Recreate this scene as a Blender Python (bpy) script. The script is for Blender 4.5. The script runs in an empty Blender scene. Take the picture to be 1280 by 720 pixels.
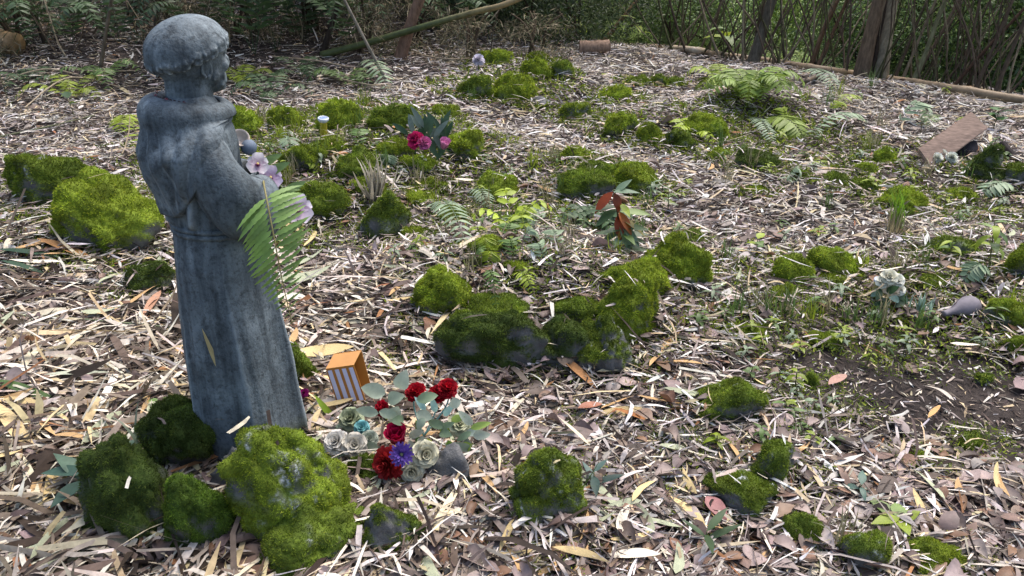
import bpy, bmesh, math, random
import numpy as np
from mathutils import Vector, Matrix

# ------------------------------------------------------------------ camera, world, sun, exposure
SC = bpy.context.scene
COL = SC.collection
CAM_H, PITCH, FPX = 1.2, math.radians(25.8), 1000.0
cam_data = bpy.data.cameras.new('camera')
cam = bpy.data.objects.new('camera', cam_data)
COL.objects.link(cam)
cam_data.sensor_width = 36.0
cam_data.lens = 36.0 * FPX / 1280.0
cam_data.clip_start, cam_data.clip_end = 0.05, 2000.0
cam.location = (0, 0, CAM_H)
cam.rotation_euler = (math.radians(90) - PITCH, 0, 0)
SC.camera = cam

SUN_DIR = Vector((0.30, 0.34, 0.89)).normalized()
world = bpy.data.worlds.new('World')
SC.world = world
world.use_nodes = True
wn = world.node_tree.nodes
sky = wn.new('ShaderNodeTexSky')
sky.sky_type = 'NISHITA'
sky.sun_disc = False
sky.sun_elevation = math.asin(SUN_DIR.z)
sky.sun_rotation = math.atan2(SUN_DIR.x, SUN_DIR.y)
sky.dust_density = 4.0
sky.ozone_density = 0.6
bg = wn['Background']
bg.inputs['Strength'].default_value = 0.125
world.node_tree.links.new(sky.outputs[0], bg.inputs['Color'])
sl = bpy.data.lights.new('sun', 'SUN')
sl.energy = 1.5
sl.angle = math.radians(40)
sl.color = (1.0, 0.97, 0.93)
sun = bpy.data.objects.new('sun', sl)
COL.objects.link(sun)
sun.rotation_euler = SUN_DIR.to_track_quat('Z', 'Y').to_euler()
vs = SC.view_settings
vs.view_transform = 'Standard'
vs.look = 'None'
vs.exposure = 1.36
vs.gamma = 1.0
vs.use_curve_mapping = False
SC.cycles.use_denoising = True
SC.cycles.max_bounces = 6
SC.cycles.diffuse_bounces = 3
SC.cycles.glossy_bounces = 2
SC.cycles.transmission_bounces = 3
SC.cycles.transparent_max_bounces = 4

RNG = np.random.default_rng(7)
random.seed(7)

# ------------------------------------------------------------------ numeric helpers
def srgb(r, g, b):
    c = np.array([r, g, b], float) / 255.0
    return np.where(c <= 0.04045, c / 12.92, ((c + 0.055) / 1.055) ** 2.4)

def _hash(ix, iy, iz, seed):
    h = (ix * 374761393 + iy * 668265263 + iz * 2147483647 + seed * 1274126177) & 0xFFFFFFFF
    h = ((h ^ (h >> 13)) * 1274126177) & 0xFFFFFFFF
    h = (h ^ (h >> 16)) & 0xFFFF
    return h / 65535.0

def vnoise(p, seed=0):
    p = np.asarray(p, float)
    i = np.floor(p).astype(np.int64)
    f = p - i
    f = f * f * (3 - 2 * f)
    x, y, z = i[:, 0], i[:, 1], i[:, 2]
    def c(a, b, d): return _hash(x + a, y + b, z + d, seed)
    fx, fy, fz = f[:, 0], f[:, 1], f[:, 2]
    x00 = c(0,0,0)*(1-fx)+c(1,0,0)*fx; x10 = c(0,1,0)*(1-fx)+c(1,1,0)*fx
    x01 = c(0,0,1)*(1-fx)+c(1,0,1)*fx; x11 = c(0,1,1)*(1-fx)+c(1,1,1)*fx
    return ((x00*(1-fy)+x10*fy)*(1-fz) + (x01*(1-fy)+x11*fy)*fz) * 2 - 1

def fbm(p, octv=4, seed=0):
    p = np.asarray(p, float)
    s = 0; a = 0.5
    for k in range(octv):
        s = s + a * vnoise(p * (2 ** k), seed + k * 17)
        a *= 0.5
    return s

def noise2(x, y, sc, seed=0, octv=3):
    x = np.asarray(x, float); y = np.asarray(y, float)
    return fbm(np.stack([x.ravel()*sc, y.ravel()*sc, np.full(x.size, 3.7)], 1), octv, seed).reshape(x.shape)

def smooth(a, b, x):
    t = np.clip((np.asarray(x, float) - a) / (b - a), 0, 1)
    return t * t * (3 - 2 * t)

def nrm(v):
    v = np.asarray(v, float)
    n = np.linalg.norm(v, axis=-1, keepdims=True)
    return v / np.maximum(n, 1e-9)

# ------------------------------------------------------------------ terrain
def flat_px(px, py):
    u = (360.0 - py) / FPX
    up = u * math.cos(PITCH) - math.sin(PITCH)
    fw = math.cos(PITCH) + u * math.sin(PITCH)
    D = CAM_H / -up * fw
    return (px - 640.0) / FPX * D / fw, D

BUMPS = []
for (px, py, r, h) in [(680, 385, .36, .10), (760, 395, .25, .06), (600, 340, .35, .08), (440, 215, .55, .15),
                       (500, 160, .6, .07), (755, 225, .32, .09), (640, 110, .7, .10), (935, 140, .45, .12), (810, 160, .4, .06), (550, 200, .4, .07),
                       (1000, 360, .35, .04), (1220, 340, .45, .05), (1190, 200, .6, .05), (120, 285, .5, .05),
                       (300, 560, .3, .03), (660, 620, .22, .035), (1120, 500, .5, -.04), (930, 560, .3, .02)]:
    X, Y = flat_px(px, py)
    BUMPS.append((X, Y, r, h))

def edge_s(x, y):
    return (x - 1.64) * 0.69 + (y - 7.15) * 0.72

def terrain(x, y):
    x = np.asarray(x, float); y = np.asarray(y, float)
    h = 0.018 * np.sin(2.1*x + 0.4) * np.cos(1.7*y + 1.1) + 0.012 * np.sin(5.3*x + 2*y) + 0.010 * np.cos(4.7*y - 3.1*x)
    for (bx, by, r, a) in BUMPS:
        h = h + a * np.exp(-((x-bx)**2 + (y-by)**2) / (r*r))
    s = edge_s(x, y)
    wr = smooth(-1.6, 0.3, x)
    sp = np.where(s > 4, s, 0.35*np.log1p(np.exp(np.clip(s/0.35, -30, 30))))
    drop = np.minimum(sp * 0.20, 1.9)
    far = np.clip(s - 14, 0, None)
    h = h - drop * wr + wr * np.minimum(far * 0.03, 6)
    bank = np.clip(y - 5.9 - 0.1*x, 0, None)
    h = h + (1 - wr) * np.minimum(0.22 * bank, 1.4)
    return h

def px_ray(px, py):
    u = (360.0 - py) / FPX; v = (px - 640.0) / FPX
    return np.array([v, math.cos(PITCH) + u*math.sin(PITCH), u*math.cos(PITCH) - math.sin(PITCH)])

def at(px, py, lift=0.0):
    """the ground point seen at a place of the photograph"""
    d = px_ray(px, py)
    t = np.arange(0.6, 60, 0.01)
    P = d[None, :] * t[:, None]; P[:, 2] += CAM_H
    below = P[:, 2] < terrain(P[:, 0], P[:, 1]) + lift
    k = int(np.argmax(below)) if below.any() else len(t) - 1
    return P[k].copy()

def at_y(px, py, Y):
    d = px_ray(px, py)
    p = d * (Y / d[1]); p[2] += CAM_H
    return p

def gz(x, y): return float(terrain(np.array([x]), np.array([y]))[0])

# ------------------------------------------------------------------ mesh helpers
def mesh_data(name, V, F, cols=None, floats=None, smooth_sh=True):
    V = np.asarray(V, np.float32); F = np.asarray(F, np.int32)
    k = F.shape[1]
    me = bpy.data.meshes.new(name)
    me.vertices.add(len(V)); me.vertices.foreach_set('co', V.ravel())
    me.loops.add(F.size); me.loops.foreach_set('vertex_index', F.ravel())
    me.polygons.add(len(F))
    me.polygons.foreach_set('loop_start', np.arange(0, F.size, k, dtype=np.int32))
    me.polygons.foreach_set('loop_total', np.full(len(F), k, np.int32))
    me.polygons.foreach_set('use_smooth', np.full(len(F), smooth_sh, bool))
    if cols is not None:
        a = me.attributes.new('col', 'FLOAT_COLOR', 'POINT')
        c = np.ones((len(V), 4), np.float32); c[:, :3] = cols
        a.data.foreach_set('color', c.ravel())
    if floats:
        for nm, arr in floats.items():
            a = me.attributes.new(nm, 'FLOAT', 'POINT')
            a.data.foreach_set('value', np.asarray(arr, np.float32))
    me.update(calc_edges=True)
    me.validate()
    return me

def obj(name, me, mat=None, parent=None):
    o = bpy.data.objects.new(name, me)
    if mat is not None and me is not None and not me.materials:
        me.materials.append(mat)
    COL.objects.link(o)
    if parent is not None: o.parent = parent
    return o

def tag(o, label=None, cat=None, group=None, kind=None):
    if label: o['label'] = label
    if cat: o['category'] = cat
    if group: o['group'] = group
    if kind: o['kind'] = kind
    return o

def empty(name, loc=(0, 0, 0), rz=0.0):
    o = bpy.data.objects.new(name, None)
    o.empty_display_size = 0.05
    COL.objects.link(o)
    o.location = loc; o.rotation_euler = (0, 0, rz)
    return o

def copy_tree(o, parent=None):
    c = o.copy(); COL.objects.link(c); c.parent = parent
    for ch in list(o.children): copy_tree(ch, c)
    return c

class MB:
    """collects triangles with a colour for each vertex; build() links ONE mesh object"""
    def __init__(s): s.V = []; s.F = []; s.C = []; s.n = 0
    def add(s, V, F, col=(.5, .5, .5)):
        V = np.asarray(V, float); F = np.asarray(F, int)
        if F.shape[1] == 4: F = np.concatenate([F[:, [0, 1, 2]], F[:, [0, 2, 3]]])
        c = np.broadcast_to(np.asarray(col, float), (len(V), 3))
        s.V.append(V); s.F.append(F + s.n); s.C.append(c); s.n += len(V)
        return s
    def mesh(s, name, smooth_sh=True):
        return mesh_data(name, np.concatenate(s.V), np.concatenate(s.F), np.concatenate(s.C), None, smooth_sh)
    def build(s, name, mat, parent=None, smooth_sh=True):
        return obj(name, s.mesh(name, smooth_sh), mat, parent)

def grid_faces(nu, nv, wrap=False):
    """nu rows of nv points"""
    i = np.arange(nu - 1)[:, None]; j = np.arange(nv if wrap else nv - 1)[None, :]
    j2 = (j + 1) % nv
    a = i*nv + j; b = i*nv + j2; c = (i+1)*nv + j2; d = (i+1)*nv + j
    return np.stack([a, b, c, d], -1).reshape(-1, 4)

def tube(path, rad, sides=8, cap=True):
    path = np.asarray(path, float); n = len(path)
    rad = np.broadcast_to(np.asarray(rad, float), (n,))
    T = nrm(np.gradient(path, axis=0))
    ref = np.array([0, 0, 1.0]) if abs(T[0][2]) < 0.9 else np.array([1.0, 0, 0])
    V = []
    B = nrm(np.cross(T[0], ref))
    for k in range(n):
        B = nrm(B - T[k] * np.dot(B, T[k])); N = np.cross(T[k], B)
        a = np.linspace(0, 2*np.pi, sides, endpoint=False)
        V.append(path[k] + rad[k]*(np.cos(a)[:, None]*B + np.sin(a)[:, None]*N))
    V = np.concatenate(V)
    F = grid_faces(n, sides, True)
    F = np.concatenate([F[:, [0, 1, 2]], F[:, [0, 2, 3]]])
    if cap:
        V = np.concatenate([V, path[[0]], path[[-1]]])
        j = np.arange(sides); j2 = (j+1) % sides
        F = np.concatenate([F, np.stack([np.full(sides, n*sides), j2, j], 1),
                            np.stack([np.full(sides, n*sides+1), (n-1)*sides + j, (n-1)*sides + j2], 1)])
    return V, F

def spline(pts, n=16):
    pts = np.asarray(pts, float); m = len(pts)
    t = np.linspace(0, m - 1, n); out = []
    for tt in t:
        i = min(int(tt), m - 2); f = tt - i
        p0 = pts[max(i-1, 0)]; p1 = pts[i]; p2 = pts[i+1]; p3 = pts[min(i+2, m-1)]
        out.append(0.5*((2*p1) + (-p0+p2)*f + (2*p0-5*p1+4*p2-p3)*f*f + (-p0+3*p1-3*p2+p3)*f**3))
    return np.array(out)

def leaf(L, W, n=5, peak=0.4, fold=0.25, droop=0.3, twist=0.0, serr=0.0, cup=0.0, tip=1.0):
    """a blade along +X, three points across, folded along its midrib"""
    t = np.linspace(0, 1, n)
    w = np.where(t < peak, np.sin(0.5*np.pi*np.clip(t/peak, 0, 1))**0.8, np.cos(0.5*np.pi*np.clip((t-peak)/(1-peak), 0, 1))**tip)
    w = np.maximum(w, 0.03) * W * 0.5
    if serr: w = w * (1 + serr*np.where(np.arange(n) % 2 == 0, 1, -1))
    ang = -droop * t * 2
    dx = np.cumsum(np.concatenate([[0], np.diff(t)*L*np.cos(ang[1:])]))
    dz = np.cumsum(np.concatenate([[0], np.diff(t)*L*np.sin(ang[1:])]))
    V = []
    for k in range(n):
        a = twist * t[k]
        for sgn in (-1, 0, 1):
            y = sgn*w[k]; z = abs(sgn)*w[k]*(fold + cup)
            V.append((dx[k], y*math.cos(a) - z*math.sin(a), dz[k] + y*math.sin(a) + z*math.cos(a)))
    return np.array(V), grid_faces(n, 3)

def orient(V, d, up=(0, 0, 1), pos=(0, 0, 0)):
    d = nrm(np.asarray(d, float)); up = np.asarray(up, float)
    y = np.cross(up, d)
    if np.linalg.norm(y) < 1e-4: y = np.cross((1, 0, 0.1), d)
    y = nrm(y); z = np.cross(d, y)
    return V[:, [0]]*d + V[:, [1]]*y + V[:, [2]]*z + np.asarray(pos, float)

_ICO = {}
def ico(sub):
    if sub not in _ICO:
        bm = bmesh.new(); bmesh.ops.create_icosphere(bm, subdivisions=sub, radius=1.0)
        V = np.array([v.co[:] for v in bm.verts]); F = np.array([[v.index for v in f.verts] for f in bm.faces])
        bm.free(); _ICO[sub] = (V, F)
    V, F = _ICO[sub]
    return V.copy(), F.copy()

def vnormals(V, F):
    n = np.cross(V[F[:, 1]] - V[F[:, 0]], V[F[:, 2]] - V[F[:, 0]])
    out = np.zeros_like(V)
    for k in range(3): np.add.at(out, F[:, k], n)
    return nrm(out)

# ------------------------------------------------------------------ materials
def new_mat(name):
    m = bpy.data.materials.new(name); m.use_nodes = True
    nt = m.node_tree
    return m, nt, nt.nodes['Principled BSDF'], nt.nodes['Material Output']

def node(nt, typ, **kw):
    n = nt.nodes.new(typ)
    for k, v in kw.items(): setattr(n, k, v)
    return n

def noise_node(nt, scale, detail=4, rough=0.55, coord='Object', vec_scale=None):
    tc = node(nt, 'ShaderNodeTexCoord')
    n = node(nt, 'ShaderNodeTexNoise')
    n.inputs['Scale'].default_value = scale
    n.inputs['Detail'].default_value = detail
    n.inputs['Roughness'].default_value = rough
    src = tc.outputs[coord]
    if vec_scale:
        mp = node(nt, 'ShaderNodeMapping'); mp.inputs['Scale'].default_value = vec_scale
        nt.links.new(src, mp.inputs[0]); src = mp.outputs[0]
    nt.links.new(src, n.inputs['Vector'])
    return n.outputs['Fac']

def ramp(nt, fac, stops):
    r = node(nt, 'ShaderNodeValToRGB')
    el = r.color_ramp.elements
    while len(el) < len(stops): el.new(0.5)
    for e, (p, c) in zip(el, stops):
        e.position = p; e.color = (*c, 1) if len(c) == 3 else c
    nt.links.new(fac, r.inputs[0])
    return r.outputs[0]

def mixc(nt, fac, a, b, mode='MIX'):
    m = node(nt, 'ShaderNodeMix', data_type='RGBA', blend_type=mode)
    for sock, v in ((m.inputs[0], fac), (m.inputs[6], a), (m.inputs[7], b)):
        if hasattr(v, 'is_linked') or hasattr(v, 'links'): nt.links.new(v, sock)
        elif isinstance(v, (int, float)): sock.default_value = v
        else: sock.default_value = (*v, 1)
    return m.outputs[2]

def bump(nt, fac, bsdf, strength=0.4, dist=0.01):
    b = node(nt, 'ShaderNodeBump')
    b.inputs['Strength'].default_value = strength
    b.inputs['Distance'].default_value = dist
    nt.links.new(fac, b.inputs['Height'])
    nt.links.new(b.outputs[0], bsdf.inputs['Normal'])

def attr_mat(name, rough=0.7, nscale=60, namt=0.35, trans=0.0, spec=0.25, bmp=0.0, coord='Object', vec=None):
    m, nt, b, out = new_mat(name)
    at_ = node(nt, 'ShaderNodeAttribute', attribute_name='col')
    nz = noise_node(nt, nscale, 4, 0.6, coord, vec)
    f = ramp(nt, nz, [(0.25, (1-namt,)*3), (0.75, (1+namt*0.6,)*3)])
    c = mixc(nt, 1.0, at_.outputs['Color'], f, 'MULTIPLY')
    nt.links.new(c, b.inputs['Base Color'])
    b.inputs['Roughness'].default_value = rough
    b.inputs['Specular IOR Level'].default_value = spec
    if bmp: bump(nt, nz, b, bmp, 0.004)
    if trans:
        t = node(nt, 'ShaderNodeBsdfTranslucent'); nt.links.new(c, t.inputs['Color'])
        mx = node(nt, 'ShaderNodeMixShader'); mx.inputs[0].default_value = trans
        nt.links.new(b.outputs[0], mx.inputs[1]); nt.links.new(t.outputs[0], mx.inputs[2])
        nt.links.new(mx.outputs[0], out.inputs['Surface'])
    return m

M = {}
M['litter'] = attr_mat('dry_litter', 0.8, 45, 0.4, 0.12, 0.1)
M['dead_leaf'] = attr_mat('dead_leaf', 0.55, 35, 0.45, 0.12, 0.35, 0.3)
M['strip'] = attr_mat('dry_bamboo', 0.7, 30, 0.4, 0.08, 0.15, 0.25, 'Object', (1, 12, 12))
M['leaf'] = attr_mat('green_leaf', 0.45, 40, 0.3, 0.4, 0.4)
M['fern'] = attr_mat('fern_leaf', 0.5, 50, 0.25, 0.3, 0.35)
M['fuzz'] = attr_mat('moss_fuzz', 0.9, 25, 0.3, 0.25, 0.05)
M['petal'] = attr_mat('petal', 0.6, 60, 0.25, 0.25, 0.25)
M['bark'] = attr_mat('bark', 0.9, 14, 0.6, 0.0, 0.15, 0.8, 'Object', (4, 4, 1))
M['cane'] = attr_mat('bamboo_cane', 0.55, 20, 0.45, 0.0, 0.3, 0.3)
M['matte'] = attr_mat('matte', 0.7, 40, 0.25, 0.0, 0.3, 0.15)
M['gloss'] = attr_mat('glossy', 0.25, 30, 0.12, 0.0, 0.5)
M['wood'] = attr_mat('weathered_wood', 0.75, 6, 0.5, 0.0, 0.25, 0.3, 'Object', (3, 20, 20))
M['card'] = attr_mat('laminated_card', 0.3, 20, 0.15, 0.0, 0.5)

def ground_mat():
    m, nt, b, out = new_mat('forest_soil')
    n1 = noise_node(nt, 3.0, 5); n2 = noise_node(nt, 60, 5, 0.7)
    c1 = ramp(nt, n1, [(0.3, tuple(srgb(42, 38, 37))), (0.7, tuple(srgb(68, 61, 57)))])
    c2 = ramp(nt, n2, [(0.3, (0.55,)*3), (0.7, (1.35,)*3)])
    c = mixc(nt, 1.0, c1, c2, 'MULTIPLY')
    a = node(nt, 'ShaderNodeAttribute', attribute_name='meadow')
    n3 = noise_node(nt, 0.8, 6, 0.7)
    g = ramp(nt, n3, [(0.3, (0.12, 0.17, 0.05)), (0.7, (0.30, 0.36, 0.16))])
    c = mixc(nt, a.outputs['Fac'], c, g)
    nt.links.new(c, b.inputs['Base Color'])
    b.inputs['Roughness'].default_value = 0.95
    b.inputs['Specular IOR Level'].default_value = 0.1
    bump(nt, n2, b, 0.8, 0.012)
    return m
M['ground'] = ground_mat()

def rock_mat():
    m, nt, b, out = new_mat('mossy_stone')
    am = node(nt, 'ShaderNodeAttribute', attribute_name='moss')
    al = node(nt, 'ShaderNodeAttribute', attribute_name='lichen')
    ab = node(nt, 'ShaderNodeAttribute', attribute_name='col')
    n1 = noise_node(nt, 18, 6, 0.65); n2 = noise_node(nt, 130, 4, 0.7); n3 = noise_node(nt, 9, 4)
    stone = ramp(nt, n1, [(0.25, tuple(srgb(58, 58, 58))), (0.55, tuple(srgb(98, 98, 98))), (0.8, tuple(srgb(140, 138, 134)))])
    v = ramp(nt, n2, [(0.25, (0.45,)*3), (0.75, (1.5,)*3)])
    v2 = ramp(nt, n3, [(0.3, (0.6,)*3), (0.7, (1.25,)*3)])
    ms = mixc(nt, 1.0, mixc(nt, 1.0, ab.outputs['Color'], v, 'MULTIPLY'), v2, 'MULTIPLY')
    c = mixc(nt, am.outputs['Fac'], stone, ms)
    lm_ = node(nt, 'ShaderNodeMath', operation='MULTIPLY')
    nt.links.new(al.outputs['Fac'], lm_.inputs[0]); nt.links.new(ramp(nt, noise_node(nt, 70, 5, .7), [(0.5, (0, 0, 0)), (0.6, (1, 1, 1))]), lm_.inputs[1])
    c = mixc(nt, lm_.outputs[0], c, tuple(srgb(168, 174, 172)))
    nt.links.new(c, b.inputs['Base Color'])
    b.inputs['Roughness'].default_value = 0.92
    b.inputs['Specular IOR Level'].default_value = 0.15
    bump(nt, n2, b, 0.7, 0.006)
    return m
M['rock'] = rock_mat()

def statue_mat(name='weathered_grey_stone', edge_wear=True):
    m, nt, b, out = new_mat(name)
    n1 = noise_node(nt, 9, 6, 0.6)
    n2 = noise_node(nt, 160, 3, 0.6)
    n3 = noise_node(nt, 34, 5, 0.65, 'Object', (1, 1, 0.10))
    n4 = noise_node(nt, 5, 3, 0.5)
    base = ramp(nt, n1, [(0.26, tuple(srgb(66, 74, 79))), (0.5, tuple(srgb(88, 97, 102))), (0.78, tuple(srgb(124, 134, 139)))])
    st = ramp(nt, n3, [(0.36, (0.5, 0.52, 0.54)), (0.56, (1.1,)*3)])
    c = mixc(nt, 1.0, base, st, 'MULTIPLY')
    n5 = noise_node(nt, 55, 5, 0.75)
    pit = mixc(nt, 1.0, ramp(nt, n2, [(0.30, (0.62,)*3), (0.48, (1.04,)*3)]), ramp(nt, n5, [(0.34, (0.5,)*3), (0.5, (1.05,)*3)]), 'MULTIPLY')
    c = mixc(nt, 1.0, c, pit, 'MULTIPLY')
    geo = node(nt, 'ShaderNodeNewGeometry')
    wear = ramp(nt, geo.outputs['Pointiness'], [(0.515, (0, 0, 0)), (0.60, (1, 1, 1))])
    if edge_wear: c = mixc(nt, wear, c, tuple(srgb(168, 178, 182)))
    crease_tone = ramp(nt, geo.outputs['Pointiness'], [(0.40, (1, 1, 1)), (0.49, (0, 0, 0))])  # darker colour in the hollows and creases of the carving
    c = mixc(nt, crease_tone, c, tuple(srgb(42, 46, 46)))
    # green algae near the foot
    tc = node(nt, 'ShaderNodeTexCoord'); sp = node(nt, 'ShaderNodeSeparateXYZ')
    nt.links.new(tc.outputs['Object'], sp.inputs[0])
    zr = node(nt, 'ShaderNodeMapRange'); zr.inputs[1].default_value = 0.10; zr.inputs[2].default_value = 0.03
    nt.links.new(sp.outputs['Z'], zr.inputs[0])
    am = node(nt, 'ShaderNodeMath', operation='MULTIPLY')
    nt.links.new(zr.outputs[0], am.inputs[0])
    nt.links.new(ramp(nt, n4, [(0.46, (0, 0, 0)), (0.56, (1, 1, 1))]), am.inputs[1])
    c = mixc(nt, am.outputs[0], c, tuple(srgb(62, 68, 30)))
    nt.links.new(c, b.inputs['Base Color'])
    b.inputs['Roughness'].default_value = 0.72
    b.inputs['Specular IOR Level'].default_value = 0.3
    bump(nt, n2, b, 0.55, 0.004)
    return m
M['statue'] = statue_mat()
M['rope'] = statue_mat('weathered_grey_stone_rope', False)
# ------------------------------------------------------------------ ground: one sheet out to the horizon
def axis(lo, hi, step, far, g=1.18):
    a = list(np.arange(lo, hi, step)); s = step; x = a[-1]
    while x < far: s = min(s*g, 40); x += s; a.append(x)
    s = step; x = lo; pre = []
    while x > -far: s = min(s*g, 40); x -= s; pre.append(x)
    return np.array(pre[::-1] + a)
gx = axis(-4.5, 5.5, 0.045, 700); gy = axis(0.4, 10.5, 0.045, 700)
GX, GY = np.meshgrid(gx, gy)
GZ = terrain(GX, GY) + 0.008*noise2(GX, GY, 9, 5)*(np.abs(GX) < 8)
mead = smooth(9.0, 15.0, edge_s(GX, GY)) * smooth(-1.6, 0.3, GX)
mead = np.maximum(mead, smooth(16, 26, np.hypot(GX, GY)))
gme = mesh_data('ground', np.stack([GX, GY, GZ], -1).reshape(-1, 3), grid_faces(len(gy), len(gx)), None, {'meadow': mead.ravel()})
tag(obj('ground', gme, M['ground']), kind='structure')

# ------------------------------------------------------------------ leaf litter
PALE = np.array([srgb(208, 200, 193), srgb(198, 186, 168), srgb(184, 175, 168), srgb(222, 216, 210), srgb(194, 176, 144), srgb(156, 146, 138)])
DULL = np.array([srgb(108, 97, 90), srgb(92, 80, 74), srgb(70, 61, 56), srgb(126, 114, 106), srgb(58, 50, 46)])
MAUVE = np.array([srgb(130, 113, 108), srgb(112, 96, 90), srgb(144, 127, 122), srgb(102, 87, 78), srgb(126, 104, 88), srgb(154, 140, 134), srgb(90, 75, 68), srgb(118, 88, 66)])

BARE = [at(1125, 480), at(1215, 530), at(1180, 462)]
def bare(x, y):
    b = 0
    for p, r in zip(BARE, (.36, .28, .30)):
        b = np.maximum(b, np.exp(-((x-p[0])**2 + (y-p[1])**2)/(r*r)))
    return np.clip(b*(1 + 1.2*noise2(np.atleast_1d(x), np.atleast_1d(y), 3.5, 55, 4)) + .08*(b > .15), 0, 1) if np.ndim(x) else b

def scatter(n, lo=0.95, hi=12.0, pw=0.62, margin=1.12):
    """points on the part of the ground the photograph can see, thicker close by"""
    t = RNG.random(n)
    a, b = lo**(1-pw), hi**(1-pw)
    # radial density ~ Y**(1-... ) : more pieces per square metre close to the camera
    Y = (a + t*(b - a))**(1/(1-pw))
    half = 0.64*(Y*0.9 + 0.52)*margin + 0.1
    X = (RNG.random(n)*2 - 1)*half
    return X, Y

def piece_mesh(X, Y, Z, L, W, yaw, pitch, roll, bend, col, sec=4, wide=False, shape=None, cross=0.0):
    n = len(X); t = np.linspace(-0.5, 0.5, sec)
    if shape is None:
        taper = np.where(RNG.random((n, 1)) < 0.7, 1 - 0.92*np.abs(2*t)**2.2, 1 - 0.45*np.clip(2*t*np.where(RNG.random((n, 1)) < .5, 1, -1), 0, 1)**1.5)
        taper = taper * (1 + 0.25*(RNG.random((n, sec)) - .5))
    else:
        taper = shape(n, t)
    nc = 3 if wide else 2
    s = np.array([-.5, 0, .5]) if wide else np.array([-.5, .5])
    lx = (L[:, None]*t)[:, :, None] * np.ones(nc)
    side = (RNG.random((n, 1))-.5)*0.5
    ly = (W[:, None]*taper)[:, :, None]*s + (side*L[:, None]*(t*t - .1))[:, :, None]
    lz = (bend[:, None]*L[:, None]*(0.25 - t*t)*2)[:, :, None] * np.ones(nc)
    if wide: lz = lz + (np.asarray(cross)[:, None, None]*(W[:, None]*taper)[:, :, None]*(np.abs(s)*2))
    tw = (RNG.random((n, 1))-.5)*1.2*t
    ang = roll[:, None] + tw
    ca, sa = np.cos(ang)[:, :, None], np.sin(ang)[:, :, None]
    ly, lz = ly*ca - lz*sa, ly*sa + lz*ca
    cp, sp = np.cos(pitch)[:, None, None], np.sin(pitch)[:, None, None]
    lx, lz = lx*cp - lz*sp, lx*sp + lz*cp
    cy, sy = np.cos(yaw)[:, None, None], np.sin(yaw)[:, None, None]
    wx = X[:, None, None] + lx*cy - ly*sy
    wy = Y[:, None, None] + lx*sy + ly*cy
    wz = Z[:, None, None] + lz
    V = np.stack([wx, wy, wz], -1).reshape(-1, 3)
    f = grid_faces(sec, nc)
    F = (f[None] + (np.arange(n)*sec*nc)[:, None, None]).reshape(-1, 4)
    C = np.repeat(col, sec*nc, axis=0)
    return V, F, C

def leaf_shape(n, t):
    u = t + 0.5
    w = np.sin(np.pi*np.clip(u, 0.02, 0.985)**0.85)**0.8
    return np.repeat(w[None], n, 0) * (1 + 0.25*(RNG.random((n, len(t)))-.5))

def pick(pal, n, jit=0.18):
    c = pal[RNG.integers(0, len(pal), n)] * (1 + jit*(RNG.random((n, 1))*2-1)) * (1 + 0.05*(RNG.random((n, 3))*2-1))
    return np.clip(c, 0.01, 0.85)

def leafiness(X, Y):
    """share of broad dead leaves, more of them close by and in drifts"""
    return np.clip(0.5*smooth(3.0, 1.3, Y) + 0.55*noise2(X, Y, 1.3, 21) + 0.12, 0.03, 0.8)

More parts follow.
